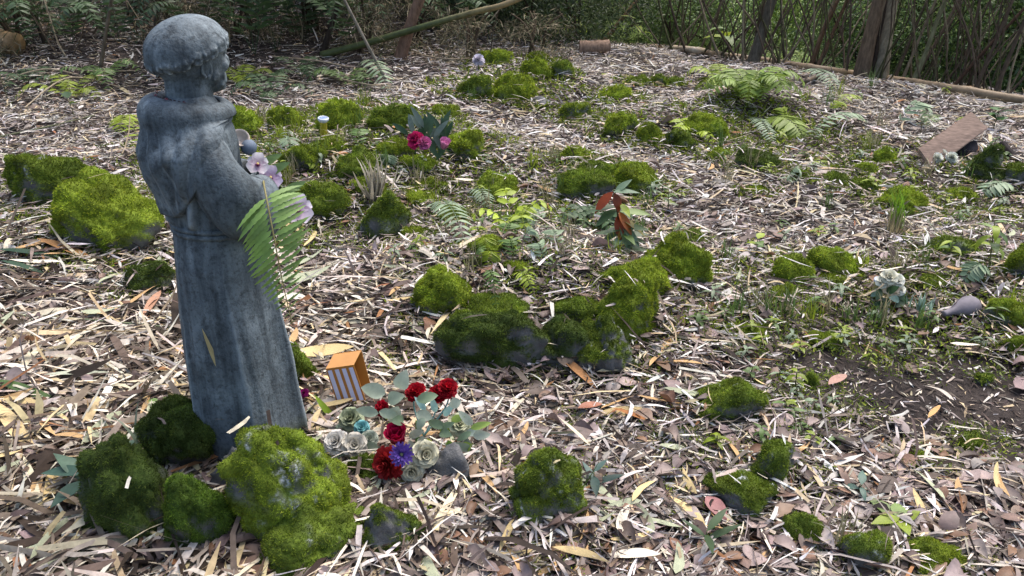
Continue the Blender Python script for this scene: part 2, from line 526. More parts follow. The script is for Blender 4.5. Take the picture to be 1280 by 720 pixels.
def banked(X, Y):
    """litter heaps up against the stones; nothing lies inside them"""
    h = np.zeros(len(X)); inside = np.zeros(len(X), bool)
    for (l, (a, b, c)) in ROCKS:
        near = np.abs(X - l[0]) < a*1.8
        d = np.hypot((X[near]-l[0])/a, (Y[near]-l[1])/b)
        h[near] = np.maximum(h[near], .20*min(c, .10)*smooth(1.55, .95, d)); inside[near] |= d < .72
    return h, inside
def make_litter():
    # bamboo leaf strips
    n = 205000
    X, Y = scatter(n)
    keep = RNG.random(n) > 1.15*bare(X, Y)
    s = edge_s(X, Y)
    keep &= RNG.random(n) > smooth(1.0, 5.0, s)*smooth(-1.6, .3, X)
    keep &= RNG.random(n) > 0.35*leafiness(X, Y)
    keep &= noise2(X, Y, 2.2, 77) > -0.52 + 0.2*RNG.random(n) - .5*smooth(4.5, 6, Y)
    bk_, ins = banked(X, Y); keep &= ~ins
    X, Y, bk_ = X[keep], Y[keep], bk_[keep]; n = len(X)
    left = smooth(0.2, -0.7, X)*smooth(3.2, 1.6, Y)
    L = np.exp(RNG.normal(math.log(0.054), 0.55, n))*(1+0.95*left); L = np.clip(L, .014, .30)
    W = np.clip(np.exp(RNG.normal(math.log(.0052), .5, n))*(1+.8*left)*(.8+.22*np.sqrt(Y)/1.4), .0016, .024); W = np.minimum(W, L*.3)
    flow = 2.4*noise2(X, Y, 0.9, 33)
    yaw = flow + RNG.normal(0, 0.9, n) + np.where(RNG.random(n) < .35, RNG.uniform(-3, 3, n), 0)
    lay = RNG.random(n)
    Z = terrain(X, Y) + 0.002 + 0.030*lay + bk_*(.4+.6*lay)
    stick = RNG.random(n) < 0.05
    pitch = RNG.normal(0, .12, n) + np.where(stick, RNG.uniform(-.7, .7, n), 0)
    Z = Z + np.where(stick, 0.35*L*np.abs(np.sin(pitch)), 0)
    roll = RNG.normal(0, .45, n)
    col = np.where((RNG.random(n) < 0.55 + .14*smooth(2, 5, Y))[:, None], pick(PALE, n), pick(DULL, n))
    warm = left[:, None]*np.array([0.015, -0.01, -0.08])
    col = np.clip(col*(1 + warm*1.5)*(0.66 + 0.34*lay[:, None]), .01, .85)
    orange = RNG.random(n) < 0.012
    col[orange] = pick(np.array([srgb(158, 116, 80), srgb(140, 98, 70)]), int(orange.sum()))
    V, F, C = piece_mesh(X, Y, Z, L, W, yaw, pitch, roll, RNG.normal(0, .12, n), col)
    tag(obj('bamboo_leaf_litter', mesh_data('bamboo_leaf_litter', V, F, C), M['litter']),
        'dense layer of small pale dry bamboo leaf strips over the whole clearing', 'leaf litter', kind='stuff')
    # small broad dead leaves
    n = 30000
    X, Y = scatter(n, pw=0.9)
    keep = (RNG.random(n) < leafiness(X, Y)*1.25) & (RNG.random(n) > 1.1*bare(X, Y)) & (edge_s(X, Y) < 1.5)
    bk_, ins = banked(X, Y); keep &= ~ins
    X, Y, bk_ = X[keep], Y[keep], bk_[keep]; n = len(X)
    L = np.clip(np.exp(RNG.normal(math.log(.042), .32, n)), .018, .085); W = L*RNG.uniform(.38, .66, n)
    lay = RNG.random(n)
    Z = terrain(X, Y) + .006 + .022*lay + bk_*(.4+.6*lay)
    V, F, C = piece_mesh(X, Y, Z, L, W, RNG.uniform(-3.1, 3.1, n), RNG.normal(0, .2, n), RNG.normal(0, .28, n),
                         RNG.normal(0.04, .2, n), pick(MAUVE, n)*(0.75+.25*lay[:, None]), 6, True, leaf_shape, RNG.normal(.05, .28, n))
    tag(obj('dead_leaf_litter', mesh_data('dead_leaf_litter', V, F, C), M['dead_leaf']),
        'drifts of small mauve brown dead leaves among the bamboo strips', 'leaf litter', kind='stuff')
    # crumbs, twigs
    n = 60000
    X, Y = scatter(n, hi=7.5, pw=1.2)
    keep = (edge_s(X, Y) < 0.4) & (RNG.random(n) > .2*bare(X, Y))
    X, Y = X[keep], Y[keep]; n = len(X)
    L = np.clip(np.exp(RNG.normal(math.log(.022), .5, n)), .006, .07); W = np.clip(L*RNG.uniform(.08, .3, n), .0012, .007)
    Z = terrain(X, Y) + .002 + .02*RNG.random(n)*(1-.8*bare(X, Y))
    col = np.where((RNG.random(n) < .4)[:, None], pick(PALE, n), pick(DULL, n))
    V, F, C = piece_mesh(X, Y, Z, L, W, RNG.uniform(-3.1, 3.1, n), RNG.normal(0, .3, n), RNG.normal(0, .4, n),
                         RNG.normal(0, .2, n), col, 3)
    tag(obj('litter_crumbs', mesh_data('litter_crumbs', V, F, C), M['litter']),
        'fine crumbs and broken twig bits between the fallen leaves', 'leaf litter', kind='stuff')
# ------------------------------------------------------------------ mossy rocks
BR = srgb(120, 136, 44); MD = srgb(96, 112, 40); DK = srgb(68, 82, 36)
ROCKS = []; ROCKTOP = []
def fit_rock(x0, y0, x1, y1, zoff=0.0, dr=0.85):
    """real size and place of a half buried stone that spans these pixels"""
    xc = (x0+x1)/2; g = at(xc, y1 - 0.06*(y1-y0), zoff)
    depth = g[1]*math.cos(PITCH) + (CAM_H-g[2])*math.sin(PITCH)
    a = (x1-x0)/2/FPX*depth
    b = a*dr
    dirv = nrm(np.array([g[0], g[1]]))
    cx, cy = g[0] + dirv[0]*b*0.8, g[1] + dirv[1]*b*0.8
    a *= 1 + 0.8*b/depth
    zg = gz(cx, cy) + zoff
    def top(c):
        zc = zg + 0.25*c
        dz = zc - CAM_H
        dep = cy*math.cos(PITCH) - dz*math.sin(PITCH); up = cy*math.sin(PITCH) + dz*math.cos(PITCH)
        phi = math.atan2(-dz, cy)
        return 360 - FPX*(up + math.sqrt((c*math.cos(phi))**2 + (b*math.sin(phi))**2))/dep
    lo, hi = 0.02*1, 3*a
    for _ in range(40):
        c = (lo+hi)/2
        if top(c) > y0: lo = c
        else: hi = c
    c = min(max(c, 0.28*a), 1.9*a)
    return (cx, cy, zg + 0.25*c), (a, b, c), depth

def rock(box, label, moss=0.9, tint=MD, ang=0.5, lich=0.0, zoff=0.0, seed=None, name='mossy_rock', dr=0.85, fz=1.0, group=None, rot=None):
    seed = len(ROCKS)*13 + 5 if seed is None else seed
    rg = np.random.default_rng(seed)
    loc, (a, b, c), depth = fit_rock(*box, zoff=zoff, dr=dr)
    wpx = box[2]-box[0]
    sub = 5 if wpx > 75 else (4 if wpx > 32 else 3)
    V, F = ico(sub)
    D = V.copy()
    r = np.ones(len(V))*1.12
    for k in range(11):
        d = nrm(rg.normal(0, 1, 3)); o = rg.uniform(.5, .92)
        dot = D @ d
        lim = np.where(dot > 0.05, o/np.maximum(dot, .05), 9)
        w = min(1.0, ang*.6 + .55)
        r = np.where(lim < r, r*(1-w) + lim*w, r)
    r = r*(1 + 0.26*fbm(D*1.5 + seed, 3, seed) + 0.20*fbm(D*4.2 + seed, 4, seed+3))
    V = D*r[:, None]
    ext = (V.max(0)-V.min(0))/2; cen = (V.max(0)+V.min(0))/2
    V = (V-cen)/ext
    V = V*np.array([a, b, c])
    N = vnormals(V, F)
    up = N[:, 2]
    pos = V/ (a)
    mk = smooth(-0.15, 0.45, up + 0.9*fbm(pos*2.2 + seed, 4, seed+9) + (moss-0.75)*2.2)
    size_w = 0.012*min(1.0, a/0.08)
    V = V + N*(mk*(size_w*1.5*(fbm(V/0.035 + seed, 3, seed+2)+0.35)))[:, None]
    lc = np.zeros(len(V))
    if lich:
        lc = smooth(0.12, 0.20, fbm(pos*4.5 + seed*1.7, 4, seed+31) - 0.22 + 0.22*lich) * smooth(-.2, .4, up) * smooth(-.1, .15, fbm(pos*14, 2, seed+2))
        mk = mk*(1-.75*lc)
    tone = 0.75 + 0.5*smooth(-.45, .45, fbm(pos*2.6 + 7, 3, seed+4))
    hue = smooth(-.3, .3, fbm(pos*1.7 + 3, 3, seed+14))[:, None]
    base = (np.asarray(tint)*(1-hue*.35) + (np.asarray(tint)*np.array([.55, .7, .7]))*hue*.35)*tone[:, None]
    me = mesh_data(name, V, F, base*0.75, {'moss': mk, 'lichen': lc})
    o = obj(name, me, M['rock'])
    o.location = loc
    o.rotation_euler = (0, 0, 0)
    tag(o, label, 'rock', group or 'mossy rocks among the litter')
    ROCKS.append((loc, (a, b, c)))
    ROCKTOP.append((V[N[:, 2] > .55] + np.array(loc)) if (N[:, 2] > .55).any() else None)
    if moss > 0.15 and fz > 0:
        # cushion of moss shoots
        P0, P1, P2 = V[F[:, 0]], V[F[:, 1]], V[F[:, 2]]
        ar = 0.5*np.linalg.norm(np.cross(P1-P0, P2-P0), axis=1)
        fm = mk[F].mean(1) * smooth(-0.75, -0.2, up[F].mean(1))
        wz = V[F].mean(1)[:, 2] > -0.5*c
        w = ar*np.where(fm > 0.25, fm, 0)*wz
        tot = w.sum()
        if tot <= 0: return o
        px = depth/FPX                           # metres for each photo pixel
        bl = np.clip(px*4.0, .006, .020); bw = np.clip(px*1.5, .0022, .008)
        n = int(np.clip(tot/(bl*bw*0.5)*2.4*fz, 150, 18000))
        idx = rg.choice(len(F), n, p=w/tot)
        u, v = rg.random(n), rg.random(n); fl = u+v > 1; u[fl] = 1-u[fl]; v[fl] = 1-v[fl]
        p = P0[idx] + u[:, None]*(P1-P0)[idx] + v[:, None]*(P2-P0)[idx]
        nn = nrm(N[F[idx]].mean(1))
        rv = rg.normal(0, 1, (n, 3))
        clump = fbm(p/0.03 + 11, 2, seed+8)
        dirn = nrm(nn*0.75 + rv*0.42 + np.array([0, 0, .12]))
        side = nrm(np.cross(dirn, rg.normal(0, 1, (n, 3))))
        ln = bl*rg.uniform(.5, 1.25, n)*(1 + .5*clump)
        bs = p - nn*bl*0.25
        VV = np.stack([bs - side*bw*.5, bs + side*bw*.5, bs + dirn*ln[:, None] + rv*bl*.06], 1).reshape(-1, 3)
        FF = np.arange(n*3).reshape(-1, 3)
        tcol = base[F[idx]].mean(1)*(1.0 + 1.1*np.clip(clump, -.55, .6)[:, None])*rg.uniform(.65, 1.4, (n, 1))
        dry = rg.random(n) < .05
        tcol[dry] = tcol[dry]*np.array([1.7, 1.35, 1.6])
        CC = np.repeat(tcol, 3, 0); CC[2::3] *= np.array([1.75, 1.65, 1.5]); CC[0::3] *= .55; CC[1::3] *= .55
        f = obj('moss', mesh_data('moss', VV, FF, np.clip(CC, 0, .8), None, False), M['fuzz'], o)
        f['kind'] = 'stuff'
    return o

# about the statue's foot
rock((186, 505, 282, 584), 'small round dark mossy rock touching the statue base, on top of two larger rocks', .95, DK, .3, zoff=.055)
rock((119, 555, 232, 704), 'large dark mossy boulder below the statue, beside a striped green seedling', .95, DK*1.1, .4)
rock((214, 572, 308, 710), 'tall dark green mossy rock wedged between two boulders under the statue', .95, srgb(78, 100, 36), .4)
rock((270, 556, 318, 618), 'small bare brown-grey stone tucked against the front of the statue base', .12, DK, .8, zoff=.03, name='stone', fz=0)
rock((300, 534, 442, 676), 'large bright green mossy boulder with pale lichen patches by the statue base', .9, BR, .45, .75, zoff=.05)
rock((298, 620, 470, 750), 'broad low mossy rock carrying the lichen spotted boulder', .85, MD, .5, .2)
rock((458, 622, 540, 712), 'low mossy rock below the artificial flower bouquet, strewn with straw', .7, MD*.9, .5)
rock((437, 570, 490, 618), 'mossy rock between the white roses and the red bouquet', .8, MD*.8, .5)
rock((534, 555, 594, 618), 'bare grey pointed stone beside the bouquet', .0, DK, .85, name='stone', fz=0, zoff=.0)
rock((350, 428, 400, 497), 'mossy rock behind the statue beside the striped carton', .9, MD, .4)
rock((400, 520, 425, 545), 'little grey stone behind the pale roses', .0, DK, .8, name='stone', fz=0)
rock((470, 505, 500, 530), 'little mossy rock between striped carton and bouquet leaves', .9, MD, .4)
# left
rock((18, 188, 146, 264), 'dark mossy rock with a sloping ridge left of the statue', .85, MD*.9, .8, .08)
rock((92, 216, 217, 328), 'big bright green mossy boulder right behind the statue back', .92, BR, .75)
rock((58, 236, 128, 280), 'low moss hump between the two boulders behind the statue', .85, MD, .4)
rock((160, 332, 222, 376), 'low dark mossy stone half buried under straw behind the statue', .7, DK, .5)
# middle left
rock((270, 134, 330, 180), 'bright mossy rock just behind the statue shoulder', .95, BR, .4)
rock((396, 126, 456, 172), 'bright yellow-green mossy rock behind the small solar lamp', .95, BR*1.05, .3)
rock((462, 132, 522, 172), 'mossy rock draped with fine stems behind the pink flower', .9, MD, .3)
rock((415, 186, 478, 232), 'grassy moss hump between solar lamp and pink flower', .9, MD, .3)
rock((374, 228, 440, 284), 'mossy rock in front of the orchids held by the statue', .9, MD, .4)
rock((452, 238, 514, 308), 'upright mossy rock with a bare grey spot beside a dry leaf clump', .8, MD, .6, .12)
rock((553, 163, 606, 207), 'elongated bright mossy rock right of the pink flower', .9, BR, .4)
rock((568, 95, 614, 128), 'mossy rock under the white ball flower', .9, MD, .4)
rock((612, 92, 672, 134), 'shaggy mossy rock beyond the path, largest of its row', .95, BR*.9, .3)
rock((650, 74, 690, 102), 'shaggy moss hump behind the largest rock of its row', .95, BR*.9, .3)
rock((690, 76, 719, 101), 'small rounded mossy rock at the end of the shaggy row', .9, MD, .5)
rock((644, 254, 675, 277), 'small solitary mossy stone among pale litter', .85, MD, .4)
rock((594, 218, 648, 256), 'ragged moss hump next to the small fern', .9, BR, .3)
rock((505, 240, 545, 262), 'flat moss cushion behind the bracken frond', .9, BR, .3)
rock((548, 262, 590, 286), 'mossy stone under the bracken frond', .9, MD, .4)
rock((660, 120, 690, 136), 'small bare dark clod beside the shaggy rocks', .05, DK, .7, name='stone', fz=0)
# raised bed
rock((518, 336, 597, 402), 'rounded bright mossy rock at the left end of the raised bed edge', .95, BR, .3)
rock((545, 384, 705, 474), 'long dark mossy rock facing the raised bed', .8, DK*1.15, .5, dr=.45)
rock((716, 400, 792, 482), 'dark mossy rock with a bare grey top at the corner of the raised bed', .6, MD*.8, .7, .25)
rock((744, 350, 823, 444), 'tall mossy rock on the raised bed edge, front of three in a row', .9, BR*.9, .4)
rock((748, 322, 834, 380), 'domed mossy rock on the raised bed edge, middle of three in a row', .95, BR*.9, .3)
rock((800, 292, 881, 366), 'large mossy rock at the foot of the red-leaved seedling', .95, BR*.9, .4)
rock((848, 288, 878, 308), 'small mossy rock leaning on the back of the large one by the seedling', .9, MD, .4)
rock((697, 212, 770, 256), 'broad ragged moss mound behind the red-leaved seedling', .8, MD, .5)
rock((752, 206, 824, 250), 'ragged moss mound right behind the top of the red-leaved seedling', .8, BR*.8, .5)
rock((716, 203, 780, 236), 'moss mound at the back of the red-leaved seedling bed', .8, MD, .5)
rock((676, 398, 740, 468), 'dark mossy stone bridging the long rock and the corner rock of the raised bed', .75, DK*1.15, .6)
rock((586, 372, 660, 420), 'mossy stone lying on top of the long dark rock', .85, MD, .5)
rock((690, 372, 752, 420), 'half-buried mossy stone inside the raised bed corner', .8, MD, .5)
rock((560, 388, 610, 430), 'mossy stone between the bright round rock and the long dark rock', .85, MD, .5)
# path border
rock((700, 128, 738, 156), 'mossy rock with a pale top beside the path bend', .85, BR*.9, .5, .2)
rock((742, 106, 790, 131), 'round bright mossy rock in the far border ring', .95, BR, .3)
rock((754, 142, 798, 178), 'bright mossy rock first of three in the path border', .95, BR, .4)
rock((795, 154, 828, 186), 'rounded mossy rock second of three in the path border', .95, BR*.9, .4)
rock((831, 164, 868, 192), 'dark mossy rock third of three in the path border', .8, MD*.8, .5, .15)
rock((852, 146, 908, 180), 'leafy moss mound behind the path border rocks', .95, BR, .3)
for i, bx in enumerate([(782, 95, 812, 110), (811, 95, 836, 110), (834, 97, 854, 111)]):
    rock(bx, 'small mossy stone in the far curved row', .9, MD, .4, group='far curved row of stones')
rock((916, 190, 972, 217), 'flat dark mossy rock below the bright fern clump', .8, DK*1.2, .4)
# right
rock((864, 468, 957, 540), 'flat-topped mossy rock with one pale lichen corner on the open litter', .85, MD, .7, .35)
rock((930, 554, 992, 617), 'dark-sided mossy rock just below the flat-topped one', .75, MD, .7, .08)
rock((876, 588, 976, 660), 'ridged mossy rock with a grey crest beside brown leaves', .7, MD*.9, .7, .2)
rock((974, 645, 1024, 694), 'small mossy rock next to the ridged one', .95, MD, .5)
rock((1043, 664, 1108, 726), 'mossy rock with grey lichen flecks under grass blades', .7, MD, .5, .5)
rock((1128, 678, 1210, 730), 'bright mossy rock below the fresh green seedling', .95, BR*.9, .4)
rock((634, 566, 728, 678), 'slanting mossy rock half covered by straw in the open litter', .8, MD, .6, .35)
rock((1005, 310, 1072, 354), 'bright mossy rock behind the solar stake lamp', .95, BR, .3)
rock((962, 322, 1012, 366), 'shaggy moss mound beside the bright rock', .95, BR*.95, .3)
rock((957, 352, 993, 382), 'low moss hump in front of the shaggy mound', .95, BR*.9, .3)
rock((1096, 238, 1152, 270), 'mossy rock behind the bright grass tuft', .95, BR, .3)
rock((1146, 292, 1222, 330), 'flat grey rock with thin moss above the dark hollow', .5, MD, .6)
rock((1138, 344, 1184, 364), 'low mossy stone behind the grey bottle', .9, MD, .4)
rock((1222, 374, 1284, 416), 'mossy rock with a bare side right of the grey bottle', .75, BR*.8, .6)
rock((1248, 416, 1290, 448), 'small bright mossy rock below the one right of the bottle', .9, BR*.8, .4)
rock((1250, 300, 1300, 358), 'tall mossy rock behind a leafy seedling', .9, BR*.9, .4)
for i, bx in enumerate([(985, 214, 1016, 228), (1024, 218, 1062, 236), (1060, 226, 1095, 245)]):
    rock(bx, 'mossy stone in the short row across the litter', .85, MD*.9, .6, group='short row of stones')
rock((1088, 229, 1114, 244), 'flat bare slate-grey stone ending the short row', .0, DK, .8, name='stone', fz=0)
rock((1125, 570, 1160, 588), 'small flat moss cushion in bare soil', .95, BR*.8, .3)
rock((1196, 548, 1232, 566), 'small flat moss cushion near the dark soil hollow', .95, MD, .3)
rock((1086, 186, 1122, 212), 'moss cushion below the pale fern frond', .95, BR, .3)
rock((1252, 205, 1290, 240), 'mossy rock behind the stacked stone blocks', .8, MD*.8, .5)
rock((1218, 470, 1236, 482), 'small mossy pebble beside the dark soil', .9, MD, .4)
rock((1000, 466, 1022, 490), 'small mossy stone near the flat-topped rock', .9, MD, .4)
rock((828, 535, 880, 566), 'flat bare grey stone sunk in the litter', .0, DK, .6, name='stone', fz=0)
rock((716, 512, 742, 534), 'small brown round stone lying by an orange leaf', .0, DK, .3, name='stone', fz=0)
rock((0, 44, 8, 54), 'tiny dark stone below the thicket', .0, DK, .5, name='stone', fz=0)

# low moss humps of the left-hand mound
for bx in [(336, 136, 384, 168), (352, 180, 410, 222), (395, 172, 440, 200), (470, 176, 520, 206), (500, 196, 548, 224), (440, 222, 486, 250), (520, 224, 560, 246), (540, 132, 575, 152),
           (330, 210, 372, 240), (586, 300, 640, 326), (628, 330, 672, 352), (500, 284, 540, 304), (700, 186, 740, 206), (880, 186, 915, 204), (1020, 344, 1060, 366), (905, 404, 960, 432), (1010, 420, 1050, 440), (1180, 236, 1220, 258), (1060, 205, 1096, 222), (930, 236, 960, 248), (600, 64, 640, 84), (660, 66, 690, 80)]:
    rock(bx, 'low ragged moss hump overgrown with thin grass', .85, BR*random.uniform(.75, 1.0), .3, group='low moss humps')
# ------------------------------------------------------------------ the statue of a friar
SX, SY, YAW = -0.62, 1.57, math.radians(30)
SZ = gz(SX, SY) - 0.01
statue = empty('friar_statue', (SX, SY, SZ), YAW)
HEADS = (.855, .85)      # the head is a little smaller than first blocked out: factor, about this height
tag(statue, 'weathered blue-grey stone statue of a tonsured friar in a hooded belted habit', 'statue')
def st_world(p):
    c, s = math.cos(YAW), math.sin(YAW)
    return np.array([SX + p[0]*c - p[1]*s, SY + p[0]*s + p[1]*c, SZ + p[2]])

SEC = np.array([(-.02, .118, .136), (0, .119, .137), (.02, .118, .136), (.10, .115, .131), (.20, .111, .126), (.30, .106, .121),
                (.42, .099, .112), (.50, .092, .104), (.555, .085, .098), (.580, .081, .095), (.605, .086, .100),
                (.65, .084, .106), (.70, .091, .114), (.745, .098, .118), (.775, .092, .110), (.80, .078, .092), (.825, .060, .080), (.845, .046, .052)])
def robe_ab(z): return np.interp(z, SEC[:, 0], SEC[:, 1]), np.interp(z, SEC[:, 0], SEC[:, 2])
_rf = np.random.default_rng(11)
FOLDS = [(a + _rf.uniform(-.28, .28), _rf.uniform(.10, .34), _rf.uniform(.3, 1.5), _rf.uniform(-.5, .5)) for a in np.linspace(0, 2*np.pi, 10, endpoint=False)]
def robe_radius(th, z):
    a, b = robe_ab(z)
    r = a*b/np.sqrt((b*np.cos(th))**2 + (a*np.sin(th))**2)
    fr = 1 - .26*smooth(.60, .70, z)*smooth(-.2, .8, np.cos(th))
    r = r*fr
    amp = 0.15*smooth(.57, .18, z)**0.8 + 0.02*smooth(.6, .56, z)
    f = 0
    for (ph, w, s, tw) in FOLDS:
        d = (th - ph - tw*(z-.3) + np.pi) % (2*np.pi) - np.pi
        f = f + s*np.exp(-(np.abs(d)/w)**1.15)
    r = r*(1 + amp*(f - 0.75))
    # slack cloth bunched over the belt
    up = smooth(.585, .61, z)*smooth(.75, .64, z)
    r = r + up*(0.006*np.sin(9*th + 14*z) + 0.004*np.sin(17*th - 40*z))
    return r
nz_, nt_ = 190, 160
zz = np.linspace(-.02, .845, nz_); tt = np.linspace(0, 2*np.pi, nt_, endpoint=False)
ZZ, TT = np.meshgrid(zz, tt, indexing='ij')
RR = robe_radius(TT, ZZ)
RV = np.stack([RR*np.cos(TT) - .004, RR*np.sin(TT), ZZ], -1).reshape(-1, 3)
RV += 0.003*np.stack([fbm(RV*14 + k*9, 3, 40+k) for k in range(3)], 1)
RF = grid_faces(nz_, nt_, True)
habit = obj('habit', mesh_data('habit', RV, RF), M['statue'], statue)

# rope belt: two turns and a hanging end
def belt_ring(z, off, r, tw):
    th = np.linspace(0, 2*np.pi, 121)[:-1]
    rr = robe_radius(th, np.full_like(th, z)) + off
    P = np.stack([rr*np.cos(th) - .004, rr*np.sin(th), z + .003*np.sin(2*th)], 1)
    P = np.concatenate([P, P[:1]])
    rad = r*(1 + .10*np.sin(np.arange(121)*2.1*tw))
    return tube(P, rad, 8, False)
mb = MB(); mb.add(*belt_ring(.586, -.0022, .0066, 1)); mb.add(*belt_ring(.574, -.0018, .0066, 1)); mb.build('rope_belt', M['rope'], statue)

# short cape with the hood folded down behind the neck
nph, nt2 = 220, 60
CFOLDS = [(3.14, .1, .007, .07), (3.75, .45, .006, .06), (4.25, -.35, .007, .07), (4.65, -.5, .006, .07), (2.6, -.3, .006, .06), (2.0, .4, .007, .07), (1.5, .5, .006, .06), (3.45, .35, .004, .05), (2.9, -.3, .004, .05)]
ph = np.linspace(0, 2*np.pi, nph, endpoint=False)
CV = []
for j, t in enumerate(np.linspace(0, 1, nt2)):
    back = 0.5 - 0.5*np.cos(ph)                       # 0 in front, 1 behind
    side = np.abs(np.sin(ph))
    hem = .792 - .185*smooth(.25, .95, back)
    collar = .824 + .010*back
    if t < .22:                                        # the rolled collar
        a = t/.22*np.pi
        rr = .050 + .017*(1-np.cos(a))*(0.8 + .7*back)
        z = collar + .014*np.sin(a)*(.8+.8*back) - .02*(t/.22)
        r = rr
    else:
        s = (t-.22)/.78
        z0 = collar - .022
        z = z0 + (hem - z0)*s
        ra, rb = robe_ab(z)
        ra = np.maximum(ra, .0); 
        ax = ra + .007 + .013*back*np.sin(np.pi*np.clip(s*1.0, 0, 1))**.8
        bx = rb + .014
        body = ax*bx/np.sqrt((bx*np.cos(ph))**2 + (ax*np.sin(ph))**2)
        r0 = .050 + .034*(0.8+.7*back)
        k = smooth(0, .42, s)
        r = np.maximum(r0*(1-k) + body*k, r0*(1-s))
        fold = 0*ph
        for (p0, tw, dep, wd) in CFOLDS:
            dd = (ph - p0 - tw*s + np.pi) % (2*np.pi) - np.pi
            fold = fold - dep*np.exp(-(np.abs(dd)/wd)**1.2) + .5*dep*np.exp(-((dd - wd*2.2)/(wd*1.6))**2)
        fold = fold + .0035*np.exp(-((s - .38 - .18*np.cos(ph*2))/.07)**2)
        r = r*(1 - .24*k*smooth(-.2, .8, np.cos(ph)))
        r = r + fold*smooth(0, .3, s)
        if j >= nt2-3: r = r - .009*(j-(nt2-4))
    CV.append(np.stack([r*np.cos(ph) - .004 - .004*back, r*np.sin(ph), z + 0*r], -1))
CV = np.array(CV).reshape(-1, 3)
CV += 0.003*np.stack([fbm(CV*16 + k*5, 3, 60+k) for k in range(3)], 1)
obj('hooded_cape', mesh_data('hooded_cape', CV, grid_faces(nt2, nph, True)), M['statue'], statue)

# sleeves
def sleeve(sg, name='sleeve'):
    P = spline([(-.018, sg*.050, .764), (-.014, sg*.078, .742), (.002, sg*.098, .698), (.032, sg*.104, .650), (.064, sg*.086, .625), (.090, sg*.056, .622)], 44)
    T = nrm(np.gradient(P, axis=0)); V = []
    th = np.linspace(0, 2*np.pi, 40, endpoint=False)
    for k in range(44):
        u = k/43
        side = nrm(np.cross(T[k], (0, 0, 1))); upv = np.cross(side, T[k])
        rw = np.interp(u, [0, .2, .5, .75, 1], [.044, .050, .049, .046, .042])
        rh = np.interp(u, [0, .2, .5, .75, 1], [.040, .048, .054, .058, .060])
        sag = np.interp(u, [0, .4, .7, 1], [0, .003, .016, .022])
        wr = 1 + .022*np.sin(th*3 + u*12) + .02*np.sin(u*26 + 2*th)*smooth(.3, .6, u)
        low = np.where(np.sin(th) < 0, 1 + sag*18*np.abs(np.sin(th)), 1)
        V.append(P[k] + side*(rw*np.cos(th)*wr)[:, None] + upv*(rh*np.sin(th)*wr*low)[:, None])
    inner = [P[-1] + side*(.030*np.cos(th))[:, None] + upv*(.036*np.sin(th))[:, None],
             P[-1] - T[-1]*.03 + side*(.026*np.cos(th))[:, None] + upv*(.03*np.sin(th))[:, None]]
    V = np.concatenate(V + inner)
    V += 0.0028*np.stack([fbm(V*18 + k*5, 3, 80+k) for k in range(3)], 1)
    return obj(name, mesh_data(name, V, grid_faces(46, 40, True)), M['statue'], statue)
sleeve(-1); sleeve(1)

def remeshed(parts, name, voxel, smooth_it=3):
    """fuse overlapping shells into one continuous skin"""
    bm = bmesh.new()
    for (V, F) in parts:
        vs_ = [bm.verts.new(v) for v in V]
        for f in F:
            try: bm.faces.new([vs_[i] for i in f])
            except ValueError: pass
    me = bpy.data.meshes.new(name); bm.to_mesh(me); bm.free()
    o = bpy.data.objects.new(name, me); COL.objects.link(o)
    m1 = o.modifiers.new('r', 'REMESH'); m1.mode = 'VOXEL'; m1.voxel_size = voxel
    m2 = o.modifiers.new('s', 'SMOOTH'); m2.iterations = smooth_it; m2.factor = .5
    dg = bpy.context.evaluated_depsgraph_get()
    ev = bpy.data.meshes.new_from_object(o.evaluated_get(dg))
    bpy.data.objects.remove(o); 
    ev.name = name
    if name in ('head', 'ear', 'hair'):
        co = np.empty(len(ev.vertices)*3, np.float32); ev.vertices.foreach_get('co', co); co = co.reshape(-1, 3)
        co[:] = (co - [0, 0, HEADS[1]])*HEADS[0] + [0, 0, HEADS[1] - .005]
        hy = math.radians(17); co[:, :2] = np.stack([co[:, 0]*math.cos(hy) - co[:, 1]*math.sin(hy), co[:, 0]*math.sin(hy) + co[:, 1]*math.cos(hy)], 1)
        if name == 'ear': ce = co.mean(0); co[:] = (co - ce)*.9 + ce; co[:, 1] *= .97
        if name == 'hair': co[:, 0] += .004; co[:, 2] += .006
        ev.vertices.foreach_set('co', co.ravel()); ev.update()
    ev.polygons.foreach_set('use_smooth', np.ones(len(ev.polygons), bool))
    return ev

def ell(c, r, rot=0.0, sub=3):
    V, F = ico(sub); V = V*np.array(r)
    if rot:
        cr, sr = math.cos(rot), math.sin(rot)
        V = np.stack([V[:, 0]*cr + V[:, 2]*sr, V[:, 1], -V[:, 0]*sr + V[:, 2]*cr], 1)
    return V + np.array(c), F
# head, neck, face: one skin
hp = [ell((-.002, 0, .935), (.080, .068, .072)), ell((.020, 0, .905), (.058, .054, .062)),
      ell((.042, 0, .873), (.036, .038, .030)),                       # jaw
      ell((.055, 0, .948), (.028, .046, .030)),                       # brow
      ell((.074, 0, .936), (.012, .034, .008)),                       # brow ridge
      ell((.062, .026, .908), (.018, .018, .018)), ell((.062, -.026, .908), (.018, .018, .018)),   # cheeks
      ell((.083, 0, .912), (.015, .009, .018), -.35), ell((.086, 0, .903), (.010, .011, .008)),      # nose
      ell((.074, 0, .884), (.008, .018, .0045)), ell((.072, 0, .876), (.008, .016, .005)),            # lips
      ell((.072, .022, .925), (.008, .009, .0055)), ell((.072, -.022, .925), (.008, .009, .0055)),   # eyes
      ]
rg_ = np.random.default_rng(5)
for k in range(60):                                                  # short curly beard along the jaw
    a = rg_.uniform(-1.35, 1.35)
    zb = .868 + .03*(abs(a)/1.35)**2 + rg_.uniform(-.016, .012)
    hp.append(ell((.020 + .050*math.cos(a)*rg_.uniform(.95, 1.05), .046*math.sin(a), zb), np.array([.010, .010, .011])*rg_.uniform(.7, 1.15), 0, 1))
